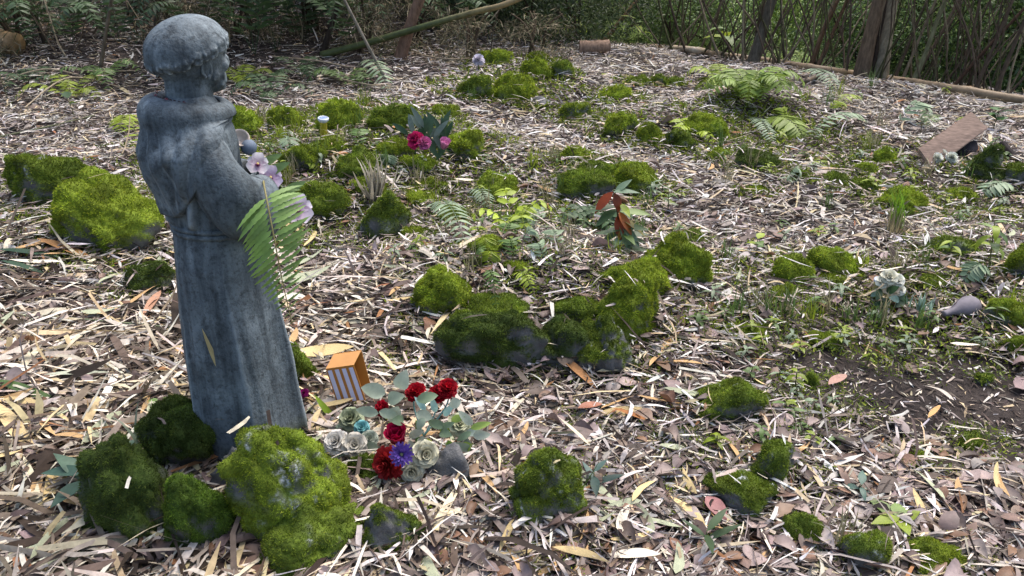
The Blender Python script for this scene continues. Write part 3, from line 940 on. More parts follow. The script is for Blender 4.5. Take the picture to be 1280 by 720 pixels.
neck = tube([(-.010, 0, .79), (-.012, 0, .84), (-.010, 0, .88), (-.004, 0, .92)], [.056, .051, .050, .055], 20)
hp.append(neck)
head = obj('head', remeshed(hp, 'head', .0028, 4), M['statue'], statue)
# ears
for sg in (-1, 1):
    P = [(.006 + .013*math.cos(a)*(1 if a < 3.6 else .8) + .002, sg*(.060 + .005*math.sin(a/2)), .908 + .021*math.sin(a)) for a in np.linspace(-.9, 4.2, 16)]
    ep = [tube(P, np.linspace(.0045, .0038, 16), 8), ell((.006, sg*.058, .906), (.010, .005, .015), 0, 2), ell((.012, sg*.060, .890), (.006, .005, .007), 0, 2)]
    obj('ear', remeshed(ep, 'ear', .0016, 2), M['statue'], head)
# hair: smooth tonsured dome that overhangs, with a rim of curls
V, F = ico(5)
keepz = -.12
HV = V.copy()
fl = HV[:, 2] < keepz
HV[fl, 2] = keepz + (HV[fl, 2]-keepz)*.18
sc_ = np.where(fl, .80, 1.0)[:, None]
HV = HV*np.concatenate([sc_, sc_, np.ones_like(sc_)], 1)
HV = HV*np.array([.094, .086, .068])
HV[:, 2] *= 1 + .0*HV[:, 0]
HV = HV*(1 + 0.02*fbm(V*2.2, 3, 3)[:, None])
tl = -.30
HV = np.stack([HV[:, 0]*math.cos(tl) + HV[:, 2]*math.sin(tl), HV[:, 1], -HV[:, 0]*math.sin(tl) + HV[:, 2]*math.cos(tl)], 1)
HC = np.array([-.006, 0, .942])
parts = [(HV + HC, F)]
for k in range(74):
    a = 2*np.pi*k/74 + rg_.uniform(-.05, .05)
    for row in range(2):
        q = np.array([.0925*math.cos(a), .085*math.sin(a), -.004 - .010*row + rg_.uniform(-.004, .004)])*np.array([1-.04*row, 1-.04*row, 1])
        q = np.array([q[0]*math.cos(tl) + q[2]*math.sin(tl), q[1], -q[0]*math.sin(tl) + q[2]*math.cos(tl)])
        parts.append(ell(q + HC, (.0068*rg_.uniform(.7, 1.3), .0055*rg_.uniform(.7, 1.3), .0090*rg_.uniform(.7, 1.3)), rg_.uniform(-.6, .6), 1))
obj('hair', remeshed(parts, 'hair', .0027, 3), M['statue'], head)
# hands cupped in front, five fingers each
for sg in (-1, 1):
    base = np.array([.092, sg*.042, .640]); fw = nrm(np.array([.30, -sg*.75, .30])); up = np.array([.2, 0, .98]); sd = np.cross(fw, up)
    pl = [ell(base + fw*.022, (.020, .024, .012), 0, 2)]
    for q, (o, ln) in enumerate(zip((-.016, -.0055, .005, .015), (.030, .036, .034, .027))):
        p0 = base + fw*.034 + sd*o
        pl.append(tube(spline([p0, p0 + fw*ln*.5 + up*.004, p0 + fw*ln*.9 + up*.014], 7), np.linspace(.0055, .0042, 7), 8))
    p0 = base + fw*.012 - sd*sg*.018
    pl.append(tube(spline([p0, p0 + fw*.014 + up*.012, p0 + fw*.026 + up*.018], 7), np.linspace(.0065, .0048, 7), 8))
    obj('hand', remeshed(pl, 'hand', .0022, 2), M['statue'], statue)
# plinth
pv, pf = ico(3)
pv = np.sign(pv)*np.abs(pv)**.6*np.array([.126, .142, .022]) + np.array([0, 0, -.004])
pv += .004*fbm(pv*30, 3, 3)[:, None]
obj('plinth', mesh_data('plinth', pv, pf), M['statue'], statue)

# bead necklace round the neck
bm_ = MB()
for k in range(46):
    a = 2*np.pi*k/46
    bk = .5 - .5*math.cos(a)
    V, F = ico(1)
    p = np.array([-.010 + (.053+.008*bk)*math.cos(a), (.053+.006*bk)*math.sin(a), .838 + .010*bk - .02*(1-bk)])
    r = .0034 if k % 4 else .0042
    bm_.add(V*r + p, F, srgb(88, 26, 40) if k % 4 == 0 else srgb(40, 22, 26))
nk = bm_.build('bead_necklace', M['gloss'])
nk.location = (SX, SY, SZ); nk.rotation_euler = (0, 0, YAW)
tag(nk, 'dark red bead necklace round the neck of the statue', 'necklace')
# ------------------------------------------------------------------ ferns and small plants
G1 = srgb(128, 150, 84); G2 = srgb(96, 122, 62); GB = srgb(136, 154, 122); GY = srgb(150, 168, 48); GD = srgb(66, 88, 54)

def frond_parts(path, plen, pairs, col, detail=5, wid=.22, rad=.0018, start=.12, droop=.25, up=(0, 0, 1), shape=None, rg=None, lean=None):
    """returns stem (V,F) and a list of leaflets (V,F)"""
    rg = rg or random
    P = spline(path, 40); T = nrm(np.gradient(P, axis=0))
    stem = tube(P, np.linspace(rad, rad*.35, 40), 6)
    out = []
    for k in range(pairs):
        u = start + (1-start)*(k+.5)/pairs
        i = min(int(u*39), 39)
        s = shape(u) if shape else math.sin(math.pi*min(1, (u-start)/(1-start)*.82+.18))**.7
        L = plen*max(s, .10)
        sd = nrm(np.cross(T[i], up)); nu = np.cross(sd, T[i])
        for sg in (-1, 1):
            d = nrm(sd*sg*(.86+.1*rg.random()) + T[i]*((.34 if lean is None else lean[0 if sg < 0 else 1])+.12*rg.random()) + nu*(rg.random()-.5)*.2)
            V, F = leaf(L*(.92+.16*rg.random()), L*wid, detail, .25, .18, droop*(.7+.6*rg.random()), (rg.random()-.5)*.5, .16 if detail > 6 else 0, 0, .8)
            out.append((orient(V, d, nu, P[i] + sd*sg*rad*.4), F))
    return stem, out

def fern_frond_mesh(name, path, plen, pairs, col, **kw):
    mb = MB(); st, lf = frond_parts(path, plen, pairs, col, **kw)
    mb.add(*st, np.asarray(col)*.8)
    for V, F in lf: mb.add(V, F, np.asarray(col)*random.uniform(.75, 1.25))
    return mb.mesh(name)

def single_frond(px0, px1, label, col=GB, plen=.05, pairs=18, lift=.06, wid=.24, group=None):
    a = at(*px0); b = at(*px1)
    mid = (a+b)/2 + np.array([0, 0, lift])
    a[2] += .005; b[2] += .02
    c = mid
    path = np.array([a, a*.6+b*.4 + [0, 0, lift], a*.25+b*.75 + [0, 0, lift*.9], b]) - a
    o = obj('fern_frond', fern_frond_mesh('fern_frond', path, plen, pairs, col, wid=wid), M['fern'])
    o.location = a
    return tag(o, label, 'fern', group)

def fern_plant(px, py, label, n=7, L=.35, col=GY, plen=.07, pairs=16, rise=.6, wid=.26, dirs=None, cat='fern', lift=0.0, droop=.35):
    p = at(px, py); root = empty('fern_plant', (p[0], p[1], p[2] - .01 + lift))
    tag(root, label, cat)
    for k in range(n):
        a = dirs[k] if dirs else 2*math.pi*k/n + random.uniform(-.35, .35)
        l = L*random.uniform(.75, 1.15); r = rise*random.uniform(.75, 1.2)
        d = np.array([math.cos(a), math.sin(a), 0])
        path = np.array([[0, 0, 0], d*l*.3 + [0, 0, l*r*.55], d*l*.65 + [0, 0, l*r*.7], d*l + [0, 0, l*r*.7 - l*droop]])
        obj('frond', fern_frond_mesh('frond', path, plen*random.uniform(.8, 1.15), pairs, np.asarray(col)*random.uniform(.75, 1.15), wid=wid), M['fern'], root)
    return root

# the big fresh frond held by the statue: every leaflet its own part
def statue_frond():
    path = [(-.51, 1.58, .675), (-.480, 1.48, .712), (-.456, 1.41, .706), (-.440, 1.372, .64), (-.432, 1.362, .55), (-.424, 1.36, .462)]
    st, lf = frond_parts(np.array(path), .080, 26, G1, detail=15, wid=.125, rad=.0022, start=.40, droop=.34, up=(.25, -.9, .3), lean=(-.42, .62),
                         shape=lambda u: 1.0 if u < .62 else max(.12, 1.0 - ((u-.62)/.38)**1.3))
    mb = MB(); mb.add(*st, srgb(150, 140, 90)); root = mb.build('fern_frond', M['fern'])
    tag(root, 'large fresh green fern frond tucked in the arms of the statue, hanging down', 'fern')
    for V, F in lf:
        m = MB(); c = G1*np.array([.8, .92, .8])*random.uniform(.8, 1.25); m.add(V, F, c); m.build('leaflet', M['fern'], root)
statue_frond()

single_frond((540, 262), (584, 318), 'pale grey-green bracken frond lying over the raised bed', GB, .075, 18, .09, .24)
single_frond((588, 242), (612, 268), 'short pale fern frond behind the bracken frond', GB, .055, 12, .05)
single_frond((452, 86), (486, 118), 'bluish fern frond hanging below the leaning branch', GB*.95, .11, 14, .12)
single_frond((1000, 92), (1046, 116), 'pale blue-green fern frond by the fallen bamboo log', GB*1.05, .11, 16, .08)
single_frond((1008, 170), (1084, 158), 'pale arching fern frond on the open litter beside a moss cushion', GB*1.1, .08, 18, .08)
single_frond((1118, 160), (1160, 160), 'pale fern frond just left of the brown board', GB*1.05, .11, 14, .12)
single_frond((936, 148), (966, 186), 'narrow grey-green fern frond under the bright fern clump', GB*.9, .06, 18, .05)
single_frond((956, 148), (1004, 176), 'yellow-green fern frond lying flat beside the bright fern clump', srgb(120, 138, 56), .13, 18, .05, .3)
single_frond((640, 346), (668, 378), 'yellow-green fern frond in the middle of the raised bed', GY*.9, .035, 12, .04)
single_frond((606, 370), (622, 412), 'small grey-green fern frond on the long dark rock', G2, .03, 14, .12)
single_frond((1270, 238), (1222, 252), 'pale fern frond below the stacked stone blocks', GB, .08, 14, .05)
single_frond((1236, 352), (1200, 362), 'limp pale green frond above the grey bottle', GB, .06, 12, .06, .4)
single_frond((170, 150), (150, 170), 'faint yellowish fern frond behind the statue shoulder', GY*.8, .10, 12, .06)
single_frond((184, 190), (150, 160), 'olive fern frond near the back of the statue', GY*.7, .10, 12, .08)
fern_plant(935, 128, 'large bright yellow-green fern clump on a mossy mound', 12, .34, srgb(122, 144, 58), .10, 20, .8, .22)
fern_plant(905, 112, 'bright green fern clump behind the mossy mound', 7, .34, GY*.75, .11, 18, .6, .22)
fern_plant(640, 292, 'bright lobed green fern tuft beside the bracken frond', 6, .17, GY, .05, 6, .9, .5)
fern_plant(690, 44, 'bright green fern clump at the edge of the thicket', 8, .5, GY*.9, .16, 16, .5, .26)
fern_plant(745, 285, 'dark bluish weed clump at the foot of the red-leaved seedling', 8, .17, GD, .05, 8, .6, .5)
fern_plant(865, 170, 'bright green fern tuft on the border moss mound', 5, .2, GY, .07, 9, .6, .35)
fern_plant(320, 76, 'dark green drooping fern behind the head of the statue', 9, .95, GD*.9, .16, 22, 1.3, .22, lift=.05)
fern_plant(345, 66, 'shadowy hanging fern left of the leaning branch', 8, .95, GD*.7, .15, 22, 1.4, .22)
fern_plant(1130, 662, 'fresh light green seedling with two wide lobed leaves on the litter', 3, .09, GY*.9, .03, 4, .6, .7, cat='seedling')

def seedling(px, py, label, n=6, h=.12, L=.06, W=.022, cols=(G2,), spread=1.0, group=None, stemcol=srgb(110, 110, 70), dr=.4, name='seedling', cat='seedling', lift=0.0):
    p = at(px, py); root = empty(name, (p[0], p[1], p[2] + lift))
    tag(root, label, cat, group)
    lean = np.array([random.uniform(-.2, .2), random.uniform(-.2, .2), 1])*h
    m = MB(); m.add(*tube(spline([(0, 0, -.01), lean*.5 + [0, 0, .0], lean], 6), np.linspace(.0022, .0012, 6)*(1+h*2), 5), stemcol); m.build('stem', M['fern'], root)
    for k in range(n):
        a = k*2.4 + random.uniform(-.4, .4); f = .45 + .55*(k+1)/n
        d = np.array([math.cos(a)*spread, math.sin(a)*spread, random.uniform(.1, .6)])
        V, F = leaf(L*random.uniform(.75, 1.2), W*random.uniform(.8, 1.2), 7, .4, .22, dr*random.uniform(.5, 1.3), random.uniform(-.3, .3))
        m = MB(); c = np.asarray(cols[k % len(cols)])*random.uniform(.8, 1.2); m.add(orient(V, d, (0, 0, 1), lean*f), F, c)
        m.build('leaf', M['leaf'], root)
    return root

# the red-leaved seedling
def red_seedling():
    p = at(776, 318); root = empty('red_leaved_seedling', tuple(p)); tag(root, 'tall seedling with rusty red and green drooping leaves on the raised bed', 'seedling')
    m = MB(); m.add(*tube(spline([(0, 0, -.02), (-.01, 0, .08), (-.023, -.01, .165), (-.04, 0, .233)], 10), np.linspace(.004, .002, 10), 6), srgb(80, 56, 40)); m.build('stem', M['bark'], root)
    RED = srgb(150, 66, 30); OR = srgb(160, 90, 40); BG = srgb(116, 140, 112)
    spec = [((-.035, 0, .245), (-.55, -.2, -.5), .075, .030, RED), ((-.03, 0, .24), (.25, -.3, -.75), .055, .026, srgb(120, 56, 30)),
            ((-.035, 0, .245), (.8, -.2, .15), .07, .02, BG), ((-.03, 0, .24), (.55, .2, .5), .06, .02, BG),
            ((-.02, 0, .19), (-.9, -.2, .0), .09, .026, GD), ((-.02, 0, .18), (-.8, -.5, -.35), .08, .028, GD*1.1),
            ((-.015, 0, .16), (.1, -.5, -.9), .075, .030, RED*.8), ((-.015, 0, .17), (.5, -.4, -.65), .075, .028, OR),
            ((-.01, 0, .17), (.9, -.1, .05), .085, .024, G1), ((-.01, 0, .15), (.85, -.3, -.45), .09, .022, srgb(120, 110, 50)),
            ((-.01, 0, .14), (.35, -.5, -.85), .10, .026, BG), ((-.01, 0, .13), (.7, -.5, -.6), .09, .026, BG*.9),
            ((-.01, 0, .20), (.2, -.6, -.1), .06, .02, GY*.9), ((0, 0, .10), (-.7, -.6, -.1), .09, .02, GD), ((0, 0, .07), (.8, -.5, .1), .07, .02, GD)]
    for q in range(14): a_ = q*2.4; spec.append(((0, 0, .02 + .007*q), (math.cos(a_), math.sin(a_) - .3, .25 - .05*(q % 6)), .075, .024, [GD, GD*1.2, G2, BG][q % 4]))
    for b, d, L, W, c in spec:
        b = np.array(b)*np.array([1.15, 1.15, .95]); L *= 1.3; W *= 1.3
        V, F = leaf(L, W, 8, .4, .2, .15, random.uniform(-.3, .3)); m = MB(); m.add(orient(V, d, (0, -.3, 1), b), F, c); m.build('leaf', M['leaf'], root)
red_seedling()

seedling(120, 628, 'dark green broad-leaved seedling growing beside the dark boulder under the statue', 6, .08, .12, .042, (srgb(66, 92, 76), srgb(84, 108, 88)), dr=.2)
seedling(200, 520, 'small green sprig sprouting behind the dark rocks under the statue', 5, .05, .028, .014, (G2,))
seedling(95, 150, 'dark oval-leaved seedling behind the statue shoulder', 2, .13, .11, .06, (GD*.9,), dr=.1)
seedling(12, 130, 'dark seedling stem with two leaves under the thicket', 3, .2, .10, .045, (GD*.8,))
seedling(745, 625, 'dark seedling with two upright leaves on open litter', 4, .07, .06, .018, (srgb(56, 78, 70), srgb(80, 104, 96)), dr=.1)
seedling(880, 690, 'dark strap-leaved seedling beside the ridged rock', 4, .06, .08, .016, (GD,), dr=.1)
seedling(1118, 660, 'fresh seedling with broad light green leaves on the litter', 5, .035, .07, .032, (GY*.9, G1), dr=.2)
seedling(1070, 625, 'bluish seedling in the middle of the open litter', 4, .05, .045, .016, (srgb(90, 120, 106),))
seedling(985, 525, 'green seedling beside the flat-topped mossy rock', 6, .05, .045, .016, (G2, GY*.8))
seedling(945, 325, 'upright seedling with round leaf by the shaggy moss mound', 4, .08, .045, .03, (G2, GY))
seedling(1185, 330, 'arching green seedling over the grey flat rock', 5, .09, .06, .02, (GY*.8, G2), dr=.7)
seedling(1235, 345, 'leafy seedling with drooping leaves right of the grey flat rock', 9, .20, .08, .026, (G1, GY*.8, G2), dr=.8)
seedling(800, 62, 'slender green seedling with wide leaves at the far edge of the clearing', 5, .30, .16, .06, (GY*.9, G1))
seedling(905, 72, 'broad-leaved green seedling behind the fallen bamboo', 5, .26, .22, .09, (G1, GY*.8))
seedling(1240, 165, 'dark green leafy plant standing behind the stone blocks', 8, .13, .08, .045, (srgb(66, 104, 48), GD), dr=.2)
seedling(835, 268, 'yellowish weed beside the broad moss mound', 7, .10, .04, .014, (GY*.7, G2))
# small weeds scattered through the mossy beds
WEED = [(700, 215), (715, 245), (690, 300), (725, 295), (642, 320), (560, 330), (905, 405), (935, 420), (925, 385), (965, 415), (950, 440), (905, 440),
        (1020, 385), (1050, 420), (1085, 405), (1160, 410), (1125, 425), (890, 380), (870, 410), (600, 300), (500, 215), (455, 200), (385, 170),
        (350, 150), (345, 195), (370, 205), (360, 185), (470, 190), (430, 175), (535, 215), (610, 205), (1100, 200), (1070, 200), (1120, 215), (1140, 230),
        (1015, 180), (1000, 198), (960, 225), (985, 235), (905, 205), (1180, 260), (1160, 285), (1200, 285), (1025, 300), (980, 305), (1040, 300), (1250, 275),
        (1015, 520), (1040, 560), (1010, 560), (975, 480), (690, 340), (655, 360), (495, 330), (515, 320), (1000, 450), (990, 430), (830, 245), (845, 255), (640, 225)]
WCOL = [(G2, 'dull green'), (GY*.85, 'yellow-green'), (GB*.9, 'grey-green')]
for k, (x, y) in enumerate(WEED):
    c, nm = WCOL[(k*7) % 3]
    s = .7 + .012*at(x, y)[1]*10
    seedling(x + random.uniform(-4, 4), y + random.uniform(-3, 3), 'small %s weed sprouting from the litter' % nm, random.randint(5, 9), random.uniform(.03, .07)*s,
             random.uniform(.03, .05)*s, random.uniform(.009, .016)*s, (c, c*.8), group='small weeds in the litter', name='weed', cat='weed', dr=.6)

def grass_tuft(px, py, label, n=40, L=.18, W=.004, col=GY, spread=.5, name='grass_tuft', group=None, dr=.35, cat='grass'):
    p = at(px, py); m = MB()
    for k in range(n):
        a = random.uniform(0, 6.28); sp = random.uniform(.05, spread)
        V, F = leaf(L*random.uniform(.5, 1.15), W*random.uniform(.7, 1.3), 6, .3, .3, dr*random.uniform(.3, 1.6), random.uniform(-.5, .5))
        m.add(orient(V, (math.cos(a)*sp, math.sin(a)*sp, 1), (math.cos(a), math.sin(a), 0), (random.uniform(-.02, .02), random.uniform(-.02, .02), 0)), F, np.asarray(col)*random.uniform(.6, 1.25))
    o = m.build(name, M['leaf']); o.location = p
    return tag(o, label, cat, group)
grass_tuft(1118, 290, 'upright bright green grass tuft in front of a mossy rock', 70, .17, .005, srgb(120, 160, 40), .35)
grass_tuft(1115, 298, 'flattened dry grass at the foot of the green tuft', 60, .15, .004, srgb(128, 120, 92), 2.4)
grass_tuft(470, 255, 'upright dry grey leaf clump beside the upright mossy rock', 34, .24, .016, srgb(176, 168, 150), 1.3, 'dry_leaf_clump', dr=.5, cat='leaf clump')
grass_tuft(180, 580, 'drooping grey-green grass blades beside the dark boulder', 9, .16, .008, srgb(120, 132, 110), 1.4, dr=.9)
for k, (x, y) in enumerate([(430, 190), (480, 215), (520, 235), (400, 210), (545, 240), (450, 165), (365, 230), (700, 250), (735, 240), (780, 235), (560, 300), (620, 285),
                            (590, 345), (920, 400), (950, 390), (985, 400), (1100, 410), (1150, 420), (1030, 395), (905, 330), (940, 215), (900, 190), (1090, 190), (1205, 225), (640, 120), (590, 130),
                            (1050, 690), (700, 640), (330, 160), (310, 195)]):
    c, nm = [(srgb(140, 134, 104), 'straw-coloured'), (G2*.9, 'green')][k % 2]
    grass_tuft(x, y, 'thin %s grass wisps over moss and litter' % nm, 22, .10 + .015*at(x, y)[1], .0035, c, 1.6, group='thin grass wisps', dr=.6)

for k in range(46):
    x, y = random.choice([(random.uniform(330, 600), random.uniform(135, 300)), (random.uniform(560, 820), random.uniform(205, 330)), (random.uniform(880, 1270), random.uniform(330, 440)), (random.uniform(880, 1260), random.uniform(110, 300))])
    c, nm = [(srgb(140, 134, 104), 'straw-coloured'), (G2*.95, 'green'), (GY*.8, 'yellow-green')][k % 3]
    grass_tuft(x, y, 'thin %s grass wisps over moss and litter' % nm, 26, .08 + .016*at(x, y)[1], .0032, c, 1.5, group='thin grass wisps', dr=.6)
for k in range(26):
    x, y = random.choice([(random.uniform(340, 600), random.uniform(140, 310)), (random.uniform(580, 700), random.uniform(280, 360)), (random.uniform(900, 1260), random.uniform(120, 250))])
    a_ = random.uniform(0, 6.28); r_ = random.uniform(16, 30)
    col_, nm = [(GB, 'grey-green'), (GY*.8, 'yellow-green'), (G2, 'mid-green')][k % 3]
    single_frond((x, y), (x + r_*math.cos(a_), y + r_*.6*math.sin(a_)), 'small %s fern frond among moss and litter' % nm, col_, .022 + .010*at(x, y)[1], 13, .05, .22, 'small fern fronds')

for k in range(60):
    x, y = random.choice([(random.uniform(340, 620), random.uniform(140, 320)), (random.uniform(560, 860), random.uniform(200, 350)), (random.uniform(860, 1270), random.uniform(330, 450)), (random.uniform(860, 1260), random.uniform(110, 300)), (random.uniform(840, 1100), random.uniform(440, 600))])
    c, nm = WCOL[k % 3]
    s = .7 + .012*at(x, y)[1]*10
    seedling(x, y, 'small %s weed sprouting from the litter' % nm, random.randint(5, 9), random.uniform(.03, .08)*s, random.uniform(.03, .05)*s, random.uniform(.009, .016)*s, (c, c*.8), group='small weeds in the litter', name='weed', cat='weed', dr=.6)
# ------------------------------------------------------------------ offerings
def petal(L, W, cup=.3, curl=.5, n=6, m=5, ruffle=0.0, tip=.55, notch=0.0, base_w=.25):
    u = np.linspace(0, 1, n)[:, None]; v = np.linspace(-1, 1, m)[None, :]
    w = W*.5*(base_w + (1-base_w)*np.sin(np.pi*np.clip(u, 0, 1)**tip*.80 + .05)**.8)
    ang = curl*u*u*2
    x = L*(u - .25*curl*u**3) - notch*L*(1-np.abs(v))*u**4 + 0*v
    y = w*v
    z = cup*w*v*v + L*.35*-curl*u**3 + ruffle*L*np.sin(v*7 + 2*u)*u**2
    return np.stack([x + 0*v, y + 0*u, z], -1).reshape(-1, 3), grid_faces(n, m)

def ring_dir(axis):
    a = nrm(np.asarray(axis, float)); r = np.array([1, 0, 0]) if abs(a[0]) < .8 else np.array([0, 1, 0])
    x = nrm(np.cross(a, r)); return a, x, np.cross(a, x)

def flower(kind, R, axis, col, col2=None, seed=1):
    """one flower head as a single mesh builder, centred at the origin"""
    rg = random.Random(seed); a, x, y = ring_dir(axis); mb = MB(); col = np.asarray(col, float)
    def put(V, F, th, tilt, c, off=0.0, rad=0.0):
        r = x*math.cos(th) + y*math.sin(th)
        d = a*math.cos(tilt) + r*math.sin(tilt)
        inward = a*math.sin(tilt) - r*math.cos(tilt)
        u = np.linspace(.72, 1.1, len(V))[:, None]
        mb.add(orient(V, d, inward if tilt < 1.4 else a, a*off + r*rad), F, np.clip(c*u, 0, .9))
    if kind == 'rose':
        for ring, (n, tl, l, w) in enumerate([(3, .08, .72, .6), (4, .28, .85, .85), (5, .6, 1.0, 1.05), (6, 1.0, 1.1, 1.15), (6, 1.35, 1.1, 1.15)]):
            for k in range(n):
                V, F = petal(R*l, R*w, .55, .25 + .22*ring, ruffle=.03)
                put(V, F, 2*math.pi*k/n + ring*.7, tl + rg.uniform(-.08, .08), col*rg.uniform(.85, 1.12), -R*.3 + R*.05*(4-ring), R*.05*ring)
    elif kind == 'tulip':
        for ring, (n, tl) in enumerate([(3, .10), (4, .32), (4, .5)]):
            for k in range(n):
                V, F = petal(R*1.7, R*1.25, .6, .02 - .1*ring, tip=.8, ruffle=.02); put(V, F, 2*math.pi*k/n + ring, tl, col*rg.uniform(.8, 1.2), -R*.6, R*.12)
    elif kind == 'carnation':
        for k in range(46):
            tl = (k/46)**.6*1.6
            V, F = petal(R*rg.uniform(.8, 1.05), R*.75, .2, .3, 6, 7, .10, .75, .0)
            V[:, 2] += R*.05*np.sin(np.arange(len(V))*2.3); put(V, F, k*2.4, tl + rg.uniform(-.15, .15), col*rg.uniform(.55, 1.25), -R*.35)
    elif kind == 'mum':
        for k in range(90):
            tl = (k/90)**.7*1.75
            V, F = petal(R*rg.uniform(.85, 1.05), R*.34, .4, .25, 5, 3); put(V, F, k*2.4, tl, col*rg.uniform(.6, 1.25), -R*.25)
    elif kind == 'daisy':
        for k in range(44):
            tl = .3 + (k/44)*1.1
            V, F = petal(R, R*.20, .3, .3, 5, 3); put(V, F, k*2.4, tl, col*rg.uniform(.7, 1.25), -R*.15)
        V, F = ico(2); mb.add(V*R*.16 + a*R*.1, F, col2 if col2 is not None else col)
    elif kind == 'orchid':
        for k, (th, l, w) in enumerate([(0, 1, .95), (2.2, .95, 1.0), (-2.2, .95, 1.0), (1.1, .9, .6), (-1.1, .9, .6)]):
            V, F = petal(R*l, R*w, .15, .35, 8, 7, .02, .7)
            u = np.linspace(0, 1, 8)[:, None]*np.ones(7)[None]
            uu = (u.ravel()[:, None])**(.6 if k in (1, 2) else .35); cc = col[None]*uu + np.asarray(col2)[None]*(1-uu)
            r = x*math.cos(th) + y*math.sin(th); d = a*.25 + r
            mb.add(orient(V, d, a, (0, 0, 0)), F, np.clip(cc, 0, .9))
        for th in (-.5, .5):
            V, F = petal(R*.45, R*.3, .6, .5); r = y*math.sin(th) - x*math.cos(th); mb.add(orient(V, a*.9 + r*.5, r, (0, 0, 0)), F, col2)
        V, F = ico(2); mb.add(V*R*.10 + a*R*.12, F, srgb(230, 215, 130))
    return mb

def head_on(root, kind, pos, R, axis, col, col2=None, seed=1, name=None, label=None):
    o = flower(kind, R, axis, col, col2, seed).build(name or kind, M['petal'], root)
    o.location = pos
    if label: o['label'] = label
    return o
def part_leaf(root, pos, d, L, W, col, up=(0, 0, 1), droop=.3, name='leaf', fold=.2):
    V, F = leaf(L, W, 8, .42, fold, droop, random.uniform(-.25, .25), 0, 0, .7)
    m = MB(); m.add(orient(V, d, up), F, col); o = m.build(name, M['leaf'], root); o.location = pos; return o
def stalk(root, pts, r, col, name='stem'):
    m = MB(); m.add(*tube(spline(pts, 10), np.linspace(r, r*.8, 10), 6), col); return m.build(name, M['fern'], root)

VC = nrm(np.array([0, -1, .75]))
def rel(px, py, Y, o): return at_y(px, py, Y) - o

# red bouquet of cloth flowers
o0 = at(515, 590); root = empty('cloth_flower_bouquet', tuple(o0)); tag(root, 'faded cloth flower bouquet with red carnations, purple daisy and pale roses', 'bouquet')
Yb = o0[1]
for k, (x, y) in enumerate([(519, 488), (546, 492), (560, 484)]):
    p = rel(x, y, Yb + .10, o0); head_on(root, 'carnation', p, .027, (.15*(k-1), -.4, .9), srgb(172, 16, 34), seed=k+3)
    stalk(root, [p, p + [-.005, .0, -.05], rel(530, 545, Yb + .06, o0)], .0022, srgb(128, 176, 170))
head_on(root, 'carnation', rel(476, 510, Yb + .08, o0), .022, (-.7, -.5, .5), srgb(170, 14, 40), seed=9)
head_on(root, 'tulip', rel(497, 548, Yb + .01, o0), .030, (-.1, -.35, .95), srgb(166, 20, 66), seed=4, name='rosebud')
head_on(root, 'mum', rel(484, 580, Yb - .06, o0), .042, (-.45, -.8, .35), srgb(150, 34, 36), seed=5, name='chrysanthemum')
head_on(root, 'daisy', rel(502, 568, Yb - .08, o0), .030, (.1, -.75, .6), srgb(84, 62, 140), srgb(150, 150, 110), seed=6)
head_on(root, 'rose', rel(532, 568, Yb - .05, o0), .029, (.3, -.8, .5), srgb(196, 192, 166), seed=7)
head_on(root, 'rose', rel(515, 590, Yb - .07, o0), .025, (.0, -.9, .35), srgb(184, 182, 160), seed=8)
head_on(root, 'rose', rel(574, 530, Yb + .06, o0), .026, (.3, -.6, .7), srgb(184, 186, 156), seed=12)
for (x, y, dx, dz, L, W, c) in [(482, 492, -.8, .5, .07, .045, srgb(160, 172, 152)), (500, 486, .2, .9, .06, .045, srgb(166, 178, 158)), (498, 508, -.2, -.3, .055, .04, srgb(156, 168, 146)),
                                (520, 516, .8, -.1, .05, .035, srgb(164, 176, 158)), (470, 548, -.7, .3, .05, .03, srgb(170, 182, 160)), (485, 500, .5, .4, .05, .04, srgb(150, 164, 142)),
                                (550, 540, .5, .5, .04, .025, srgb(140, 168, 60)), (525, 552, .6, .3, .035, .02, srgb(170, 180, 60)), (560, 550, .2, -.6, .04, .025, srgb(140, 180, 80)),
                                (575, 548, .7, -.3, .045, .025, srgb(120, 134, 124)), (582, 540, .8, .2, .045, .024, srgb(150, 168, 160)), (490, 602, -.2, -.7, .035, .02, srgb(96, 140, 50)),
                                (500, 604, .2, -.7, .035, .02, srgb(92, 136, 50)), (540, 596, .4, -.6, .04, .02, srgb(96, 130, 60)), (545, 515, -.1, .7, .05, .02, srgb(150, 186, 176)),
                                (532, 512, -.3, .7, .05, .018, srgb(150, 186, 180)), (555, 520, .3, .7, .05, .02, srgb(150, 186, 176))]:
    part_leaf(root, rel(x, y, Yb + .05, o0), (dx, -.35, dz), L*.85, W*.8, c, VC, .5, 'leaf', .4)
stalk(root, [(0, 0, 0), (.01, .03, .05), (.01, .06, .10)], .005, srgb(96, 130, 70), 'stem_bundle')
for k in range(7): stalk(root, [rel(470+12*k, 560 + 5*(k % 2), Yb + .03, o0), rel(490+6*k, 590, Yb, o0), (0, 0, 0)], .0016, srgb(110, 140, 84))

for k in range(26):
    x, y = random.uniform(468, 592), random.uniform(500, 600)
    part_leaf(root, rel(x, y, Yb + .03, o0), (random.uniform(-1, 1), random.uniform(-.6, .1), random.uniform(-.4, .7)), random.uniform(.03, .055), random.uniform(.014, .026), [srgb(150, 164, 142), srgb(168, 178, 160), srgb(120, 140, 110), srgb(146, 170, 84)][k % 4], VC, .5, 'leaf', .35)
